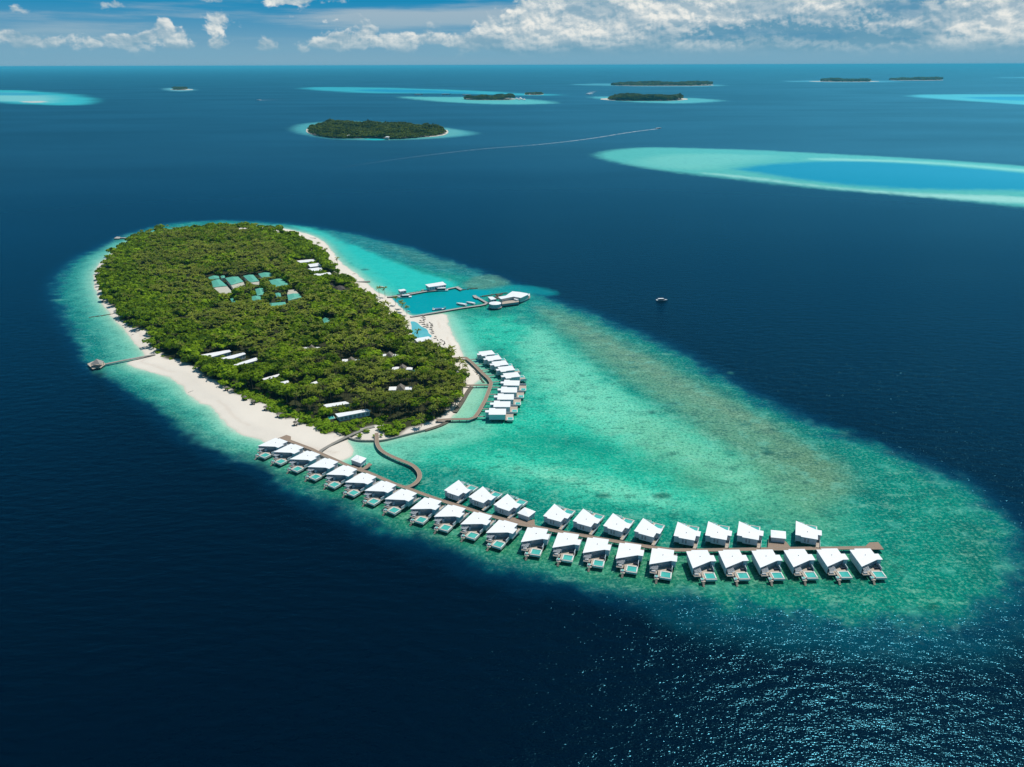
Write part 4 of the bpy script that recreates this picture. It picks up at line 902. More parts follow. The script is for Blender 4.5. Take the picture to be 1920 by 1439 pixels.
# ------------------------------------------------------------------ pool, beach bar, umbrellas
Zp = lambda pts: ZZ(760, 590, 16, pts)
q = PP(Zp([(150,212),(235,205),(300,222),(370,258),(430,320),(500,375),(590,412),(640,440),(680,490),(688,550),(730,590),(800,640),(770,682),(700,668),(600,672),(420,698),(215,725),(195,600),(190,400),(185,300)]), 1.5)
cx = sum(p[0] for p in q)/len(q); cy = sum(p[1] for p in q)/len(q); r = empty('swimming_pool', (cx, cy, 0)); q = smooth([(a-cx, c-cy) for a, c in q], 1)
b = MB(); b.prism([(a*1.05, c*1.05) for a, c in q], .2, 1.42, 'pool_tile', mtop='pool_rim'); b.build('rim', r)
b = MB(); b.prism(q, 1.425, 1.5, 'pool_blue'); b.build('pool_water', r)
tag(r, 'free-form turquoise swimming pool between the trees and the east beach', 'swimming pool')
flat_building('pool_bar', Zp([(240,725),(700,655),(790,745),(375,835)]), 5.0, 1.3, 'white flat-roofed pool bar beside the free-form swimming pool', cat='bar')
def umbrella_proto(m):
    r = empty('beach_umbrella', (0, 0, 0)); b = MB(); b.cyl(0, 0, 0, 2.6, .07, .06, 'grey_wood', 6); b.build('pole', r)
    b = MB(); b.cone([(1.7*math.cos(k*.785), 1.7*math.sin(k*.785), 2.3) for k in range(8)], (0, 0, 3.3), m); b.build('canopy', r); return r
def lounger_proto():
    r = empty('sun_lounger', (0, 0, 0)); b = MB(); b.box(-.35, -1, .25, .35, .45, .4, 'dark_thatch'); b.build('seat', r)
    b = MB(); o = 0; b.prism([(-.35, .46), (.35, .46), (.35, 1.0), (-.35, 1.0)], .3, lambda x, y: .42+(y-.46)*.9, 'dark_thatch'); b.build('backrest', r)
    for x, y in ((-.3, -.9), (.3, -.9), (-.3, .9), (.3, .9)):
        b = MB(); b.box(x-.04, y-.04, 0, x+.04, y+.04, .249, 'dark_thatch'); b.build('leg', r)
    return r
UM = umbrella_proto('thatch'); LO = lounger_proto(); cnt = [0, 0]
def put_umb(px, label, group, s=1.0):
    o = UM if cnt[0] == 0 else copy_tree(UM); cnt[0] += 1; o.location = (*P(*px, 1.3), 1.2); o.scale = (s, s, s); o.rotation_euler = (0, 0, random.random()); tag(o, label, 'umbrella', group)
def put_lo(px, label, group, rz, dx=0, s=1.0):
    o = LO if cnt[1] == 0 else copy_tree(LO); cnt[1] += 1; x, y = P(*px, 1.3); o.location = (x+dx, y, 1.25); o.rotation_euler = (0, 0, rz); o.scale = (s, s, s); tag(o, label, 'sun lounger', group)
WU = ZZ(340, 600, 4, [(340,528),(478,600),(540,632),(633,676),(730,728),(857,790)])
for k, p in enumerate(WU):
    put_umb((p[0], p[1]-.2), 'thatched beach umbrella on the west beach, %s from the north' % ORD[k], 'umbrellas on the west beach', 1.15)
    for j in (0, 1): put_lo((p[0], p[1]+.8), '%s sun lounger under the %s umbrella of the west beach' % (('left', 'right')[j], ORD[k]), 'loungers on the west beach', .3, (j-.5)*1.8, 1.2)
PU = Zp([(515,78),(545,108),(580,148),(460,238),(550,232),(540,292),(580,362),(660,345),(665,392),(775,440),(780,392),(805,525),(830,572),(905,718)])
for k, p in enumerate(PU):
    put_umb(p, 'dark thatched umbrella on the sand beside the swimming pool, %s of fourteen from the harbour' % ORD[k], 'umbrellas beside the swimming pool', .85)
    put_lo((p[0], p[1]+.3), 'dark sun lounger by the %s poolside umbrella' % ORD[k], 'loungers by the swimming pool', -.4, .6, .9)
for k, p in enumerate(Zp([(740,255),(785,285),(800,315),(820,350),(970,780),(1048,840),(1075,765),(1130,800),(1180,845),(1185,880),(1150,915)])):
    put_lo(p, 'dark lounge chair set out on open sand of the east beach', 'lone lounge chairs on the east beach', random.random()*3, 0, 1.1)
# ------------------------------------------------------------------ buildings among the trees
FOOT = []       # (footprint polygon, roof height, how much of it may be hidden)
def reg(px, zr, keep=1.0): FOOT.append((PP(px, zr), zr, keep))
def gable(name, roof_px, zr, label, roofm='green_roof', ext=None, wallm='cream_wall', cat='building', zf=1.2, rise=1.6):
    """four-cornered building under a low ridged roof, optional lean-to roof part"""
    q = PP(roof_px, zr); cx = sum(p[0] for p in q)/4; cy = sum(p[1] for p in q)/4; r = empty(name, (cx, cy, 0)); q = [(a-cx, c-cy) for a, c in q]
    b = MB(); b.prism([(a*.92, c*.92) for a, c in q], zf, zr-.2, wallm); b.build('wall', r)
    e = [math.dist(q[0], q[1]), math.dist(q[1], q[2])]
    if e[0] < e[1]: q = q[1:]+q[:1]
    m0 = ((q[3][0]+q[0][0])/2, (q[3][1]+q[0][1])/2); m1 = ((q[1][0]+q[2][0])/2, (q[1][1]+q[2][1])/2)
    h = .12; R0 = (m0[0]*(1-h)+m1[0]*h, m0[1]*(1-h)+m1[1]*h, zr+rise); R1 = (m0[0]*h+m1[0]*(1-h), m0[1]*h+m1[1]*(1-h), zr+rise)
    b = MB(); o = len(b.v); b.v += [(x, y, zr) for x, y in q]+[R0, R1]+[(x, y, zr-.18) for x, y in q]
    for f in ([0, 1, 5, 4], [2, 3, 4, 5], [3, 0, 4], [1, 2, 5], [6, 7, 1, 0], [7, 8, 2, 1], [8, 9, 3, 2], [9, 6, 0, 3], [9, 8, 7, 6]): b.face([o+i for i in f], roofm)
    b.build('roof', r); reg(roof_px, zr)
    if ext:
        e_ = [(a-cx, c-cy) for a, c in PP(ext, zr-.6)]; b = MB(); b.prism(e_, zr-.9, zr-.6, 'beige_roof'); b.build('lean_to_roof', r)
        b = MB(); b.prism([(a*.97, c*.97) for a, c in e_], zf, zr-.91, wallm); b.build('lean_to_wall', r); reg(ext, zr-.6)
    tag(r, label, cat); return r
Zg = lambda pts: ZZ(360, 480, 5.647, pts)
G = 'green-roofed staff buildings'
gable('staff_building', Zg([(205,268),(292,247),(372,318),(222,333)]), 6.5, 'wide green-roofed building with a pale lower roof, westernmost of the large staff halls', ext=Zg([(225,337),(372,321),(437,395),(305,404)]))
gable('staff_building', Zg([(350,235),(488,220),(545,272),(415,308)]), 6.5, 'green-roofed staff hall, second from the west, with a pale strip roof in front', ext=Zg([(412,312),(545,277),(560,305),(440,350)]))
gable('staff_building', Zg([(540,212),(648,200),(712,268),(612,280)]), 6.5, 'green-roofed staff hall, third from the west, pale lean-to roof below', ext=Zg([(612,283),(712,271),(710,308),(655,302)]))
gable('staff_building', Zg([(698,190),(822,178),(862,215),(742,232)]), 6.5, 'green-roofed staff hall at the back right of the group')
gable('staff_building', Zg([(812,262),(940,240),(1025,305),(870,330)]), 6.2, 'green-roofed staff hall partly hidden by palms, east of the group')
gable('staff_building', Zg([(668,352),(752,343),(772,408),(690,422)]), 6, 'small green-roofed building in the middle of the staff group')
gable('staff_building', Zg([(615,435),(722,428),(738,465),(640,475)]), 5.5, 'low green-roofed shed at the front of the staff group')
gable('staff_building', Zg([(815,502),(985,488),(1002,522),(840,540)]), 5.5, 'long green-roofed shed nearest the camera in the staff group')
gable('staff_building', Zg([(1008,412),(1130,400),(1162,440),(1020,474)]), 6, 'green-roofed hall with a beige roof part at the east end', ext=Zg([(1018,362),(1085,358),(1128,397),(1008,409)]))
gable('staff_building', Zg([(168,228),(280,210),(292,240),(190,252)]), 5.5, 'small green-roofed building behind the westernmost staff hall')
gable('staff_building', Zg([(402,452),(478,440),(490,490),(430,500)]), 4.5, 'small bright green-roofed hut below the westernmost staff hall', rise=.8)
gable('staff_building', Zg([(300,215),(345,210),(352,232),(312,238)]), 5, 'tiny green-roofed hut between the two western staff halls', rise=.8)
gable('staff_building', Zg([(880,395),(935,390),(945,432),(895,440)]), 5, 'small green-roofed house half under palms in the centre of the staff group', rise=.8)
gable('staff_building', Zg([(1375,668),(1440,662),(1470,695),(1400,712)]), 5, 'lone green-roofed hut east of the staff group under trees')
for k, (pp, wh) in enumerate([([(1100,52),(1300,32),(1322,56),(1150,74)], 'rearmost of the white roof cluster'), ([(1228,90),(1338,75),(1372,104),(1250,120)], 'second of the white roof cluster'),
        ([(1220,137),(1370,120),(1388,154),(1262,170)], 'third of the white roof cluster'), ([(1262,192),(1460,174),(1478,196),(1290,216)], 'frontmost of the white roof cluster')]):
    flat_building('beach_building', Zg(pp), 5.5, 1.2, 'white flat-roofed building behind the north beach, '+wh, cat='building', wins=0); reg(Zg(pp), 5.5)
for pp, wh in (([(1450,302),(1482,294),(1572,368),(1548,384)], 'long narrow'), ([(1512,332),(1600,320),(1640,368),(1562,380)], 'wider')):
    gable('thatched_building', Zg(pp), 5.5, '%s dark thatched building near the north beach pier' % wh, roofm='dark_thatch', rise=2.2)
FOOT.append((PP(Zp([(150,212),(370,258),(590,412),(680,490),(800,640),(700,668),(215,725),(185,300)]), 1.5), 1.5, 1)); FOOT.append((PP(Zp([(240,725),(700,655),(790,745),(375,835)]), 5), 5, 1))
Zb = lambda pts: ZZ(340, 600, 4, pts)
for pp, wh in (([(147,262),(358,224),(374,238),(215,282)], 'northernmost long white-roofed beach villa among the western trees'), ([(295,288),(470,243),(484,256),(340,306)], 'long white-roofed beach villa, second from the north'),
        ([(378,340),(560,282),(582,300),(400,352)], 'largest bright white-roofed beach villa, third from the north'), ([(605,441),(735,405),(745,418),(625,455)], 'white-roofed beach villa half hidden in trees, fourth from the north'),
        ([(720,472),(800,454),(812,468),(742,488)], 'small visible white roof just right of the fourth beach villa'), ([(1062,636),(1230,611),(1268,627),(1090,657)], 'white-roofed beach villa behind the southern shrubs'),
        ([(1152,704),(1395,668),(1420,682),(1178,730)], 'southernmost white-roofed beach villa, beside a small pool'), ([(960,472),(1020,458),(1028,472),(985,485)], 'small white-roofed house deep in the southern trees')):
    flat_building('beach_villa', Zb(pp), 5.2, 1.3, wh, cat='beach villa', wins=0); reg(Zb(pp), 5.2)
def little_pool(px, label):
    q = PP(px, 1.6); cx = sum(p[0] for p in q)/4; cy = sum(p[1] for p in q)/4; r = empty('garden_pool', (cx, cy, 0)); q = [(a-cx, c-cy) for a, c in q]
    b = MB(); b.prism([(a*1.12, c*1.12) for a, c in q], .8, 1.55, 'pool_rim'); b.build('rim', r); b = MB(); b.prism(q, 1.56, 1.64, 'pool_water'); b.build('pool_water', r); tag(r, label, 'pool'); reg(px, 1.6)
little_pool(Zb([(1100,728),(1140,720),(1152,738),(1105,746)]), 'small turquoise pool left of the southernmost beach villa')
little_pool(Zb([(1722,374),(1762,372),(1766,394),(1724,396)]), 'small green pool beside the third thatched garden villa')
def garden_villa(px, ang, label, s=1.0):
    x, y = P(*px, 5); r = empty('garden_villa', (x, y, 0), math.radians(ang)); r.scale = (s, s, s)
    b = MB(); b.box(-9.5, -3.6, 4.4, -3.2, 4, 4.75, 'white_roof'); b.build('left_roof', r); b = MB(); b.box(-9.2, -3.3, 1.2, -3.4, 3.7, 4.39, 'white_wall'); b.build('wall', r)
    b = MB(); b.box(3.2, -2.8, 4.2, 9.2, 3.4, 4.55, 'white_roof'); b.build('right_roof', r); b = MB(); b.box(3.4, -2.5, 1.2, 8.9, 3.1, 4.19, 'white_wall'); b.build('wall', r)
    b = MB(); b.box(-3.1, -4.2, 1.2, 3.1, 4.2, 4.3, 'white_wall'); b.build('wall', r)
    b = MB(); o = 0; b.v += [(-3.9, -5, 4.31), (3.9, -5, 4.31), (3.9, 5, 4.31), (-3.9, 5, 4.31), (0, -2.6, 8.2), (0, 2.6, 8.2)]
    for f in ([0, 1, 4], [1, 2, 5, 4], [2, 3, 5], [3, 0, 4, 5], [3, 2, 1, 0]): b.face(f, 'thatch')
    b.build('thatched_roof', r)
    b = MB(); b.box(-3.0, -4.28, 1.8, 3.0, -4.21, 3.9, 'glass'); b.build('window', r)
    tag(r, label, 'garden villa', 'thatched garden villas')
    a = math.radians(ang); c, d = math.cos(a)*s, math.sin(a)*s
    FOOT.append(([(x+u*c-v*d, y+u*d+v*c) for u, v in ((-9.5, -4.5), (9.5, -4.5), (9.5, 4.5), (-9.5, 4.5))], 4.5, 1))
garden_villa((584,651), 8, 'white villa with a thatched middle roof, westernmost and among tall trees', .85)
garden_villa((658,674), 5, 'white villa with a thatched middle roof, second from the west', .85)
garden_villa((730,665), 2, 'white villa with a thatched middle roof, half covered by palms near the pool beach', .9)
garden_villa((754.5,690), 0, 'white villa with a thatched middle roof, beside a small green pool', .95)
garden_villa((751,728), 3, 'white villa with a thatched middle roof, southernmost of the five', 1.0)

# ------------------------------------------------------------------ trees
rnd = random.Random(11)
def palm_crown(seed, hi=True):
    """leaf-strip fronds radiating from the head at z=0 -> vertex and face lists"""
    R = random.Random(seed); v = []; f = []; n = 15 if hi else 10; segs = 4 if hi else 3
    for k in range(n):
        a = 2*math.pi*k/n+R.uniform(-.25, .25); up = R.choice((.15, .35, .6, .9)) if k % 3 else 1.05; L = R.uniform(3.3, 4.7)
        x = y = 0; z = 0; el = up; pts = [(0, 0, 0)]
        for s in range(segs):
            d = L/segs; x += math.cos(el)*d; z += math.sin(el)*d; el -= (1.9 if hi else 2.1)/segs*(.7+.2*s); pts.append((x, 0, z))
        ca, sa = math.cos(a), math.sin(a); o = len(v); wd = [.14, .44, .50, .36, .05] if segs == 4 else [.2, .62, .55, .08]
        for (px_, _, pz), w in zip(pts, wd):
            dr = w*.55
            for s in (-1, 0, 1): v.append((px_*ca-s*w*sa, px_*sa+s*w*ca, pz-(dr if s else 0)))
        for s in range(segs):
            for j in (0, 1): f.append((o+3*s+j, o+3*s+j+1, o+3*s+j+4, o+3*s+j+3))
    return v, f
def broad_crown(seed, n=230, size=.62, flat=.62):
    """leaf clumps gathered on several lobes; unit crown radius, sits around z=0"""
    R = random.Random(seed); v = []; f = []; lobes = [(0, 0, .15, .62)]
    for k in range(8):
        a = R.uniform(0, 6.28); q = R.uniform(.35, .66); lobes.append((q*math.cos(a), q*math.sin(a), R.uniform(-.18, .22), R.uniform(.30, .44)))
    for k in range(n):
        lx, ly, lz, lr = R.choice(lobes)
        th = R.uniform(0, 6.28); u = R.uniform(-.35, 1); s_ = math.sqrt(1-u*u); rr = lr*R.uniform(.82, 1.06)
        nx, ny, nz = s_*math.cos(th), s_*math.sin(th), u
        c = Vector((lx+nx*rr, ly+ny*rr, (lz+nz*rr)*flat))
        nrm = (Vector((nx, ny, nz))+Vector((R.uniform(-1, 1), R.uniform(-1, 1), R.uniform(-.4, 1)))*.55).normalized()
        t = nrm.orthogonal().normalized(); t = (Matrix.Rotation(R.uniform(0, 6.28), 3, nrm) @ t); bt = nrm.cross(t); s2 = size*R.uniform(.16, .30)
        o = len(v)
        for (p, q) in ((1, .1), (.15, .9), (-.9, .25), (-.35, -.85), (.6, -.7)): v.append(tuple(c+t*p*s2+bt*q*s2+nrm*R.uniform(-.2, .1)*s2))
        f.append((o, o+1, o+2, o+3, o+4))
    return v, f
def mesh_of(name, v, f, m):
    me = bpy.data.meshes.new(name); me.from_pydata(v, [], f); me.materials.append(MAT[m]); me.update(); return me
def trunk_mesh(h, r0, r1, lean=.0):
    b = MB(); n = 6; zs = [0, .35, .7, 1.0]
    for k, t in enumerate(zs):
        for j in range(n): b.v.append((lean*t*t*h+(r0+(r1-r0)*t)*math.cos(j*1.047), (r0+(r1-r0)*t)*math.sin(j*1.047), t*h))
    for k in range(3):
        for j in range(n): b.face([k*n+j, k*n+(j+1) % n, (k+1)*n+(j+1) % n, (k+1)*n+j], 'trunk')
    me = bpy.data.meshes.new('trunk'); me.from_pydata(b.v, [], b.f); me.materials.append(MAT['trunk']); return me
PV = [palm_crown(k) for k in range(5)]; PVL = [palm_crown(50+k, False) for k in range(5)]
BV = [broad_crown(k) for k in range(6)]; BVL = [broad_crown(60+k, 110, .95) for k in range(5)]; SV = [broad_crown(90+k, 150, .7, .8) for k in range(4)]
def crowd(name, items, variants, m, label, cat, trunks=None):
    """many small trees fused into one mesh of leaves"""
    vs = []; fs = []; off = 0; sizes = []
    ar = [(np.array(v), [len(q) for q in f][0], np.array(f)) for v, f in variants]
    for (x, y, z, s, sz, rz, k) in [q[:7] for q in items]:
        v, _, f = ar[k % len(ar)]; c, d = math.cos(rz), math.sin(rz)
        vs.append(np.stack([x+s*(v[:, 0]*c-v[:, 1]*d), y+s*(v[:, 0]*d+v[:, 1]*c), z+sz*v[:, 2]], -1)); fs.append(f+off); off += len(v)
    V = np.concatenate(vs); F = np.concatenate(fs); k = F.shape[1]
    me = bpy.data.meshes.new(name); me.vertices.add(len(V)); me.vertices.foreach_set('co', V.astype(np.float32).ravel())
    me.loops.add(F.size); me.loops.foreach_set('vertex_index', F.astype(np.int32).ravel()); me.polygons.add(len(F))
    me.polygons.foreach_set('loop_start', np.arange(0, F.size, k, dtype=np.int32)); me.polygons.foreach_set('loop_total', np.full(len(F), k, np.int32)); me.update(calc_edges=True)
    me.materials.append(MAT[m]); o = bpy.data.objects.new(name, me); COL.objects.link(o); tag(o, label, cat, kind='stuff'); return o
def scatter(poly, step, jit=.42, margin=0):
    xs = [p[0] for p in poly]; ys = [p[1] for p in poly]
    gx = np.arange(min(xs), max(xs), step); gy = np.arange(min(ys), max(ys), step*.87); X, Y = np.meshgrid(gx, gy); X = X+((np.arange(len(gy)) % 2)*step/2)[:, None]
    X = X.ravel()+RNG.uniform(-jit, jit, X.size)*step; Y = Y.ravel()+RNG.uniform(-jit, jit, Y.size)*step; d = sdist(X, Y, poly); k = d > margin
    return X[k], Y[k], d[k]
ROOMY = [PP(Zg([(600,200),(1000,200),(1150,400),(1050,540),(640,520)]), 6)]
X, Y, D = scatter(CANOPY, 5.2, margin=-2.5)
O = np.argsort(Y); X, Y, D = X[O], Y[O], D[O]
kind_n = fbm(X/48+3, Y/48+7, 3, 77); kind_f = RNG.random(len(X)); hgt = fbm(X/30, Y/30, 3, 78)
# how high may a tree stand without hiding a roof that shows in the photograph
lim = np.full(len(X), 99.0)
for poly, zr, keep in FOOT:
    cx = sum(p[0] for p in poly)/len(poly); cy = sum(p[1] for p in poly)/len(poly); L = math.hypot(cx, cy); tdep = CAMH/L
    sd_ = sdist(X, Y, poly)
    lim = np.where(sd_ > -3.2, -1, lim)
    # walk from each tree away from the camera and see whether the line of sight meets the footprint
    ux, uy = X/np.hypot(X, Y), Y/np.hypot(X, Y)
    for t in (3, 6, 9, 12, 16, 20, 25, 30):
        s2 = sdist(X+ux*t, Y+uy*t, poly)
        lim = np.where(s2 > -3.0, np.minimum(lim, zr-2.0+t*tdep+rnd.uniform(-.8, 1.2)), lim)
palms = []; broads = []; bushes = []
rnd2 = random.Random(5); RNGE = random.Random(9)
CY = np.hypot(X, Y)
southcoast = [P(*p) for p in [(275,640),(355,690),(430,728),(500,762),(560,790),(640,812)]]
for i in range(len(X)):
    x, y, d = float(X[i]), float(Y[i]), float(D[i]); 
    if lim[i] < 0: continue
    west = x < -190 and d < 45
    south = (d < 26 and y < 640 and x < -30)
    if kind_f[i] > .9: continue
    pb = .34+(.34 if kind_n[i] > .52 else 0)+(.5 if west else 0)+(.1 if d < 12 else 0)
    if x > -60 and y < 700: pb = .36+(.45 if kind_n[i] > .47 else 0)
    if y < 600 and x > -110: pb = min(pb, .15)
    H = 8.0+6.5*hgt[i]+rnd2.uniform(-2.2, 3.0)
    if (d < 2 and RNGE.random() < .45) or (d < 1.5 and x < -150 and y < 1150): continue
    if d < 9 and y < 1050: H *= .68 if not (x > -60) else .85
    if y < 585 and d < 14 and x < -60: H *= .6
    H = min(H, lim[i])
    if y < 603 and x < -62 and d < 17:
        if d < 5: continue
        if kind_f[i] < .8: bushes.append((x, y, 1.4, rnd2.uniform(3.0, 4.6), rnd2.uniform(2.2, 3.2), rnd2.uniform(0, 6.28), i))
        continue
    if H < 4.2 or (d < 5 and rnd2.random() < .6 and x < -60):
        if H > .9: bushes.append((x, y, 1.2, rnd2.uniform(2.2, 3.4), max(1.0, min(H-.6, rnd2.uniform(1.4, 2.4))), rnd2.uniform(0, 6.28), i))
        continue
    if kind_f[i] < pb:
        if kind_f[i] < pb*.5:
            big = rnd2.choice((.8, 1.1, 1.5)) if kind_n[i] < .5 else rnd2.choice((1.0, 1.4, 1.9))
            broads.append((x, y, H*.78, rnd2.uniform(3.6, 5.4)*big, rnd2.uniform(3.6, 5.0)*big, rnd2.uniform(0, 6.28), i, H*.78))
    else: palms.append((x, y, H, rnd2.uniform(.8, 1.35), rnd2.uniform(.9, 1.3), rnd2.uniform(0, 6.28), i, H))
print('palms', len(palms), 'broad', len(broads), 'bush', len(bushes))
TM = {('p', k): trunk_mesh(1, .2/1, .12, l) for k, l in enumerate((0, .06, -.05))}
TB = trunk_mesh(1, .38, .2)
def place(kindname, it, crown_me, trunk_me, label, cat, group, tz):
    x, y, z, s, sz, rz, k = it[:7]; z0 = 1.0
    r = bpy.data.objects.new(kindname, None); COL.objects.link(r); r.location = (x, y, z0); r.rotation_euler = (0, 0, rz)
    c = bpy.data.objects.new('crown', crown_me); COL.objects.link(c); c.parent = r; c.location = (0, 0, z-z0); c.scale = (s, s, sz)
    if tz:
        t = bpy.data.objects.new('trunk', trunk_me); COL.objects.link(t); t.parent = r; t.scale = (1, 1, z-z0+.1)
    tag(r, label, cat, group); return r
PM = [mesh_of('palm_crown', v, f, 'palm_leaf') for v, f in PV]; BM = [mesh_of('broad_crown', v, f, 'broad_leaf') for v, f in BV]; SM = [mesh_of('shrub_crown', v, f, 'shrub_leaf') for v, f in SV]
palms.sort(key=lambda p: math.hypot(p[0], p[1])); broads.sort(key=lambda p: math.hypot(p[0], p[1])); bushes.sort(key=lambda p: math.hypot(p[0], p[1]))
# palms that stand free of the canopy
for k, (px_, h, lb) in enumerate([((711,556),11,'tall slim palm at the beach edge just north of the harbour, left of its twin'), ((722,557),11,'tall slim palm at the landward end of the north jetty'),
        ((742,572),9,'reddish palm on the sand terrace beside the harbour basin'), ((756,584),9,'palm leaning over the inner corner of the harbour basin'), ((763,590),9,'palm nearest the south jetty at the inner harbour corner'), ((752,578),8,'small dark palm in the middle of the harbour-side palm row'),
        ((784,634),8,'palm standing at the edge of the free-form swimming pool'), ((790,800),9,'palm on the white sand at the southern point'), ((842,772),9,'palm on the sand beside the small eastern lagoon wall'),
        ((598,468),10,'leaning palm over the north beach, furthest along'), ((612,480),10,'leaning palm over the middle of the north beach'), ((633,498),10,'isolated palm on the north beach sand')]):
    x, y = P(*px_, 1.2); place('coconut_palm', (x, y, h, 1.15, 1.15, k*1.3, k), PM[k % 5], TM[('p', k % 3)], lb, 'palm tree', 'free-standing palms', True)
NI = 285
ZONES = [((751,728),'around the southernmost thatched garden villa'),((755,690),'around the garden villa with the green pool'),((658,673),'near the second thatched garden villa'),((690,770),'above the grey beach path'),
  ((640,745),'around the southernmost long beach villa'),((560,735),'around the fourth long beach villa'),((500,720),'behind the upper west beach'),((450,690),'beside the brightest long beach villa'),((790,770),'near the sandy southern point'),((840,735),'along the small eastern lagoon'),
  ((830,690),'behind the first eastern villas'),((600,690),'in the middle of the southern grove'),((700,700),'between the garden villas'),((770,740),'east of the southernmost garden villa'),((720,790),'at the southern tip of the grove'),((590,780),'behind the bright beach shrubs'),((530,690),'west of the first garden villa'),((790,700),'east of the green-pool garden villa')]
ZP = [(P(*p, 5), w) for p, w in ZONES]
def zone(x, y): return min(ZP, key=lambda q: (q[0][0]-x)**2+(q[0][1]-y)**2)[1]
for k, it in enumerate(palms[:NI]):
    w = zone(it[0], it[1]); place('coconut_palm', it, PM[it[6] % 5], TM[('p', it[6] % 3)], 'coconut palm in the dense grove '+w, 'palm tree', 'coconut palms '+w, True)
for k, it in enumerate(broads[:NI]):
    w = zone(it[0], it[1]); place('broadleaf_tree', it, BM[it[6] % 6], TB, 'rounded broadleaf tree '+w, 'tree', 'broadleaf trees '+w, True)
for k, it in enumerate(bushes[:150]):
    w = zone(it[0], it[1]); place('beach_shrub', (*it[:7],), SM[it[6] % 4], TB, 'bright green shrub '+w, 'shrub', 'bright shrubs '+w, False)
if palms[NI:]: crowd('palm_forest', palms[NI:], PVL, 'palm_leaf', 'dense palm canopy covering the middle and far part of the island', 'forest')
if broads[NI:]: crowd('broadleaf_forest', broads[NI:], BVL, 'broad_leaf', 'dark broadleaf canopy mixed through the middle and far part of the island', 'forest')
if bushes[150:]: crowd('undergrowth', bushes[150:], SV, 'shrub_leaf', 'low bright undergrowth between the trees and the sand', 'undergrowth')
# named shrubs on the southern beach and the sandy point
for px_, s, lb in [((465,748),5,'bright green shrub bank at the top of the west beach, upper end'),((480,752),5,'bright green shrub bank at the top of the west beach, second clump'),((510,768),5.5,'bright green shrub above the fourth west-beach umbrella'),((535,783),5,'low bright shrub tongue reaching onto the west beach'),
        ((572,790),7.5,'large round bright shrub beside the fifth umbrella'),((606,802),7,'large bright shrub on the beach left of the grey path'),((640,808),6.5,'bright shrub beside the start of the grey beach path'),((652,800),6,'rounded shrub hugging the uphill side of the grey beach path'),
        ((665,795),5.5,'bright green shrub just north of the grey beach path'),((722,806),6.5,'big round shrub on the sandy point'),((735,813),5,'small round shrub in front of the big one on the point'),((748,803),6,'dark round tree at the right side of the sandy point'),
        ((673,818),3.6,'small brownish bush alone on the sandy point left of the curved boardwalk'),((688,809),3.4,'small bush by the path fork on the sandy point'),((700,818),1.8,'tiny bush left of the curved boardwalk start'),((714,817),2,'tiny bush right of the curved boardwalk start')]:
    x, y = P(*px_, 1.5); place('beach_shrub', (x, y, 1.4+s*.25, s*.95, s*.62, rnd2.uniform(0, 6), 0), SM[int(s*10) % 4], TB, lb, 'shrub', 'clumps on the southern sand', False)
for px_, lb in [((281,640),'yellow-green broad tree crown at the western forest edge'),((809,650),'bright yellow-green tree crown beside the east beach'),((448,722),'golden-green tree at the southern forest edge')]:
    x, y = P(*px_, 6); place('broadleaf_tree', (x, y, 6.5, 7, 5.5, 1, 1), SM[1], TB, lb, 'tree', None, True)

# ------------------------------------------------------------------ islands beyond
def far_island(sand_px, can_px, th, label, step, seed, zsand=1.0, m='far_leaf', s0=4.5):
    sp = smooth(PP(sand_px), 1); cp = smooth(PP(can_px, 2), 1)
    b = MB(); b.prism(sp, -.5, zsand, 'far_sand'); o = b.build('island_sand'); o['kind'] = 'structure'
    x, y, d = scatter(cp, step, margin=0)
    hn = fbm(x/(step*9)+seed, y/(step*9), 3, seed)
    items = [(float(a), float(c), th*(.15+1.7*float(hh)**1.3)*rnd2.uniform(.75, 1.25)*(min(1, .62+e/30)), s0*rnd2.choice((.7, 1.0, 1.4, 2.0)), s0*rnd2.uniform(.7, 1.6), rnd2.uniform(0, 6), rnd2.randrange(9)) for a, c, e, hh in zip(x, y, d, hn)]
    crowd('woodland', items, [broad_crown(seed, 40, 1.7)], m, label, 'woodland')
MAT['far_sand'] = mat('far_sand', (.60, .55, .46), .95, .1)
far_island([(572,246),(580,238),(640,231),(760,234),(838,243),(842,250),(828,256),(780,259),(735,260.5),(680,260),(640,260.5),(600,256.5),(580,252)], [(577,246),(584,240),(610,235),(640,233),(760,235),(815,241),(836,248),(834,252),(800,256.5),(745,261),(700,258.5),(650,259.5),(620,258.5),(590,254)], 15, 'dense woodland on the oval island in the middle distance', 6.5, 201)
def far_line(x0, x1, yb, yf, th, label, seed, step, s0, sand=(0, 0)):
    xs = [x0, x0+(x1-x0)*.15, x0+(x1-x0)*.5, x0+(x1-x0)*.85, x1]; m = (yb+yf)/2
    can = [(xs[0], m), (xs[1], yb), (xs[2], yb-.1), (xs[3], yb), (xs[4], m), (xs[3], yf), (xs[2], yf+.1), (xs[1], yf)]
    sn = [(xs[0]-3-sand[0], m+.2), (xs[1], yb-.2), (xs[2], yb-.3), (xs[3], yb-.2), (xs[4]+3+sand[1], m+.3), (xs[3], yf+.8), (xs[2], yf+.8), (xs[1], yf+.7)]
    far_island(sn, can, th, label, step, seed, s0=s0)
far_line(868, 968, 184.5, 187.5, 20, 'woodland on the distant island with white overwater huts at its right end', 211, 11, 8)
far_line(984, 1018, 176.6, 177.8, 14, 'tiny wooded islet on the long reef behind', 212, 18, 9)
far_line(1138, 1285, 183.5, 189.0, 24, 'flat woodland on the long dark island right of centre', 213, 12, 9, (20, 10))
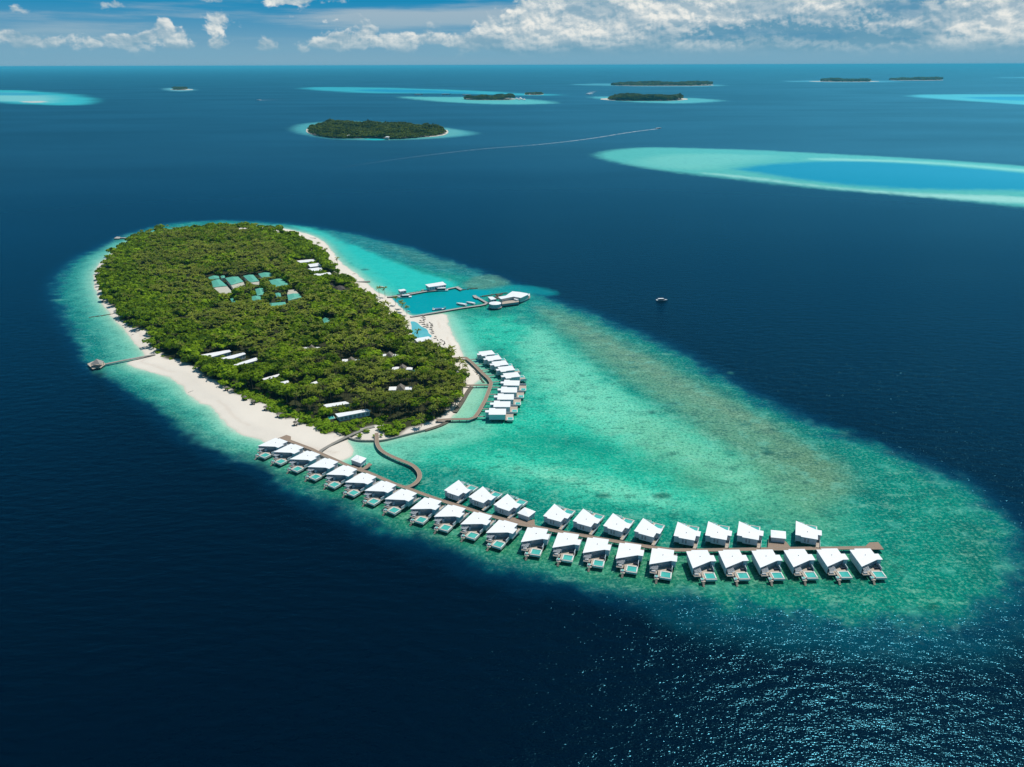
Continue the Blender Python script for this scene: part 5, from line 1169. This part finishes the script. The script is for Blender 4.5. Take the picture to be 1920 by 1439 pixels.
far_line(1140, 1343, 158.6, 161.0, 26, 'thin woodland on the far long island right of centre', 214, 26, 16)
far_line(1535, 1635, 152.3, 153.4, 24, 'woodland on the far island at the right, near the horizon', 215, 38, 24, (25, 20))
far_line(1666, 1770, 149.6, 150.6, 30, 'woodland on the farthest island at the right', 216, 45, 30)
far_line(322, 352, 167.4, 168.8, 16, 'tiny wooded island at the left with a white beach', 217, 20, 12, (2, 12))
for k, (x, y) in enumerate([(969,186.5),(973,188),(978,187.4),(983,188.3),(976,185.6)]):
    c = P(x, y); b = MB(); r = empty('far_villa', (*c, 0)); b.box(-9, -9, 0, 9, 9, 5, 'white_wall'); b.build('wall', r); b = MB(); b.cone([(-11, -11, 5.1), (11, -11, 5.1), (11, 11, 5.1), (-11, 11, 5.1)], (0, 0, 12), 'white_roof'); b.build('roof', r)
    tag(r, 'tiny white overwater hut off the right end of the distant island', 'hut', 'white huts off the distant island')
for k, (x, y, lb) in enumerate([(705,247,'white building in the middle of the oval island'),(663,247.5,'small white roof left of centre on the oval island'),(726,258,'white pavilion at the shore of the oval island'),(655,255,'low white house near the left shore of the oval island')]):
    c = P(x, y, 8); b = MB(); r = empty('far_building', (*c, 0)); b.box(-6, -6, 0, 6, 6, 9, 'cream_wall'); b.build('wall', r); b = MB(); b.cone([(-8, -8, 9.1), (8, -8, 9.1), (8, 8, 9.1), (-8, 8, 9.1)], (0, 0, 12), 'white_roof'); b.build('roof', r); tag(r, lb, 'building')
# ------------------------------------------------------------------ air
hz = bpy.data.materials.new('haze'); hz.use_nodes = True; hz.node_tree.nodes.clear(); N = NB(hz.node_tree)
pv = N.n('ShaderNodeVolumePrincipled', i={'Color': (.12, .74, 1.0, 1), 'Density': HAZE, 'Anisotropy': .0})
ho = N.n('ShaderNodeOutputMaterial'); N.link(pv.outputs[0], ho.inputs['Volume'])
b = MB(); MAT['haze'] = hz; b.box(-172000, -172000, -3, 172000, 172000, 262, 'haze'); o = b.build('haze'); tag(o, kind='stuff')
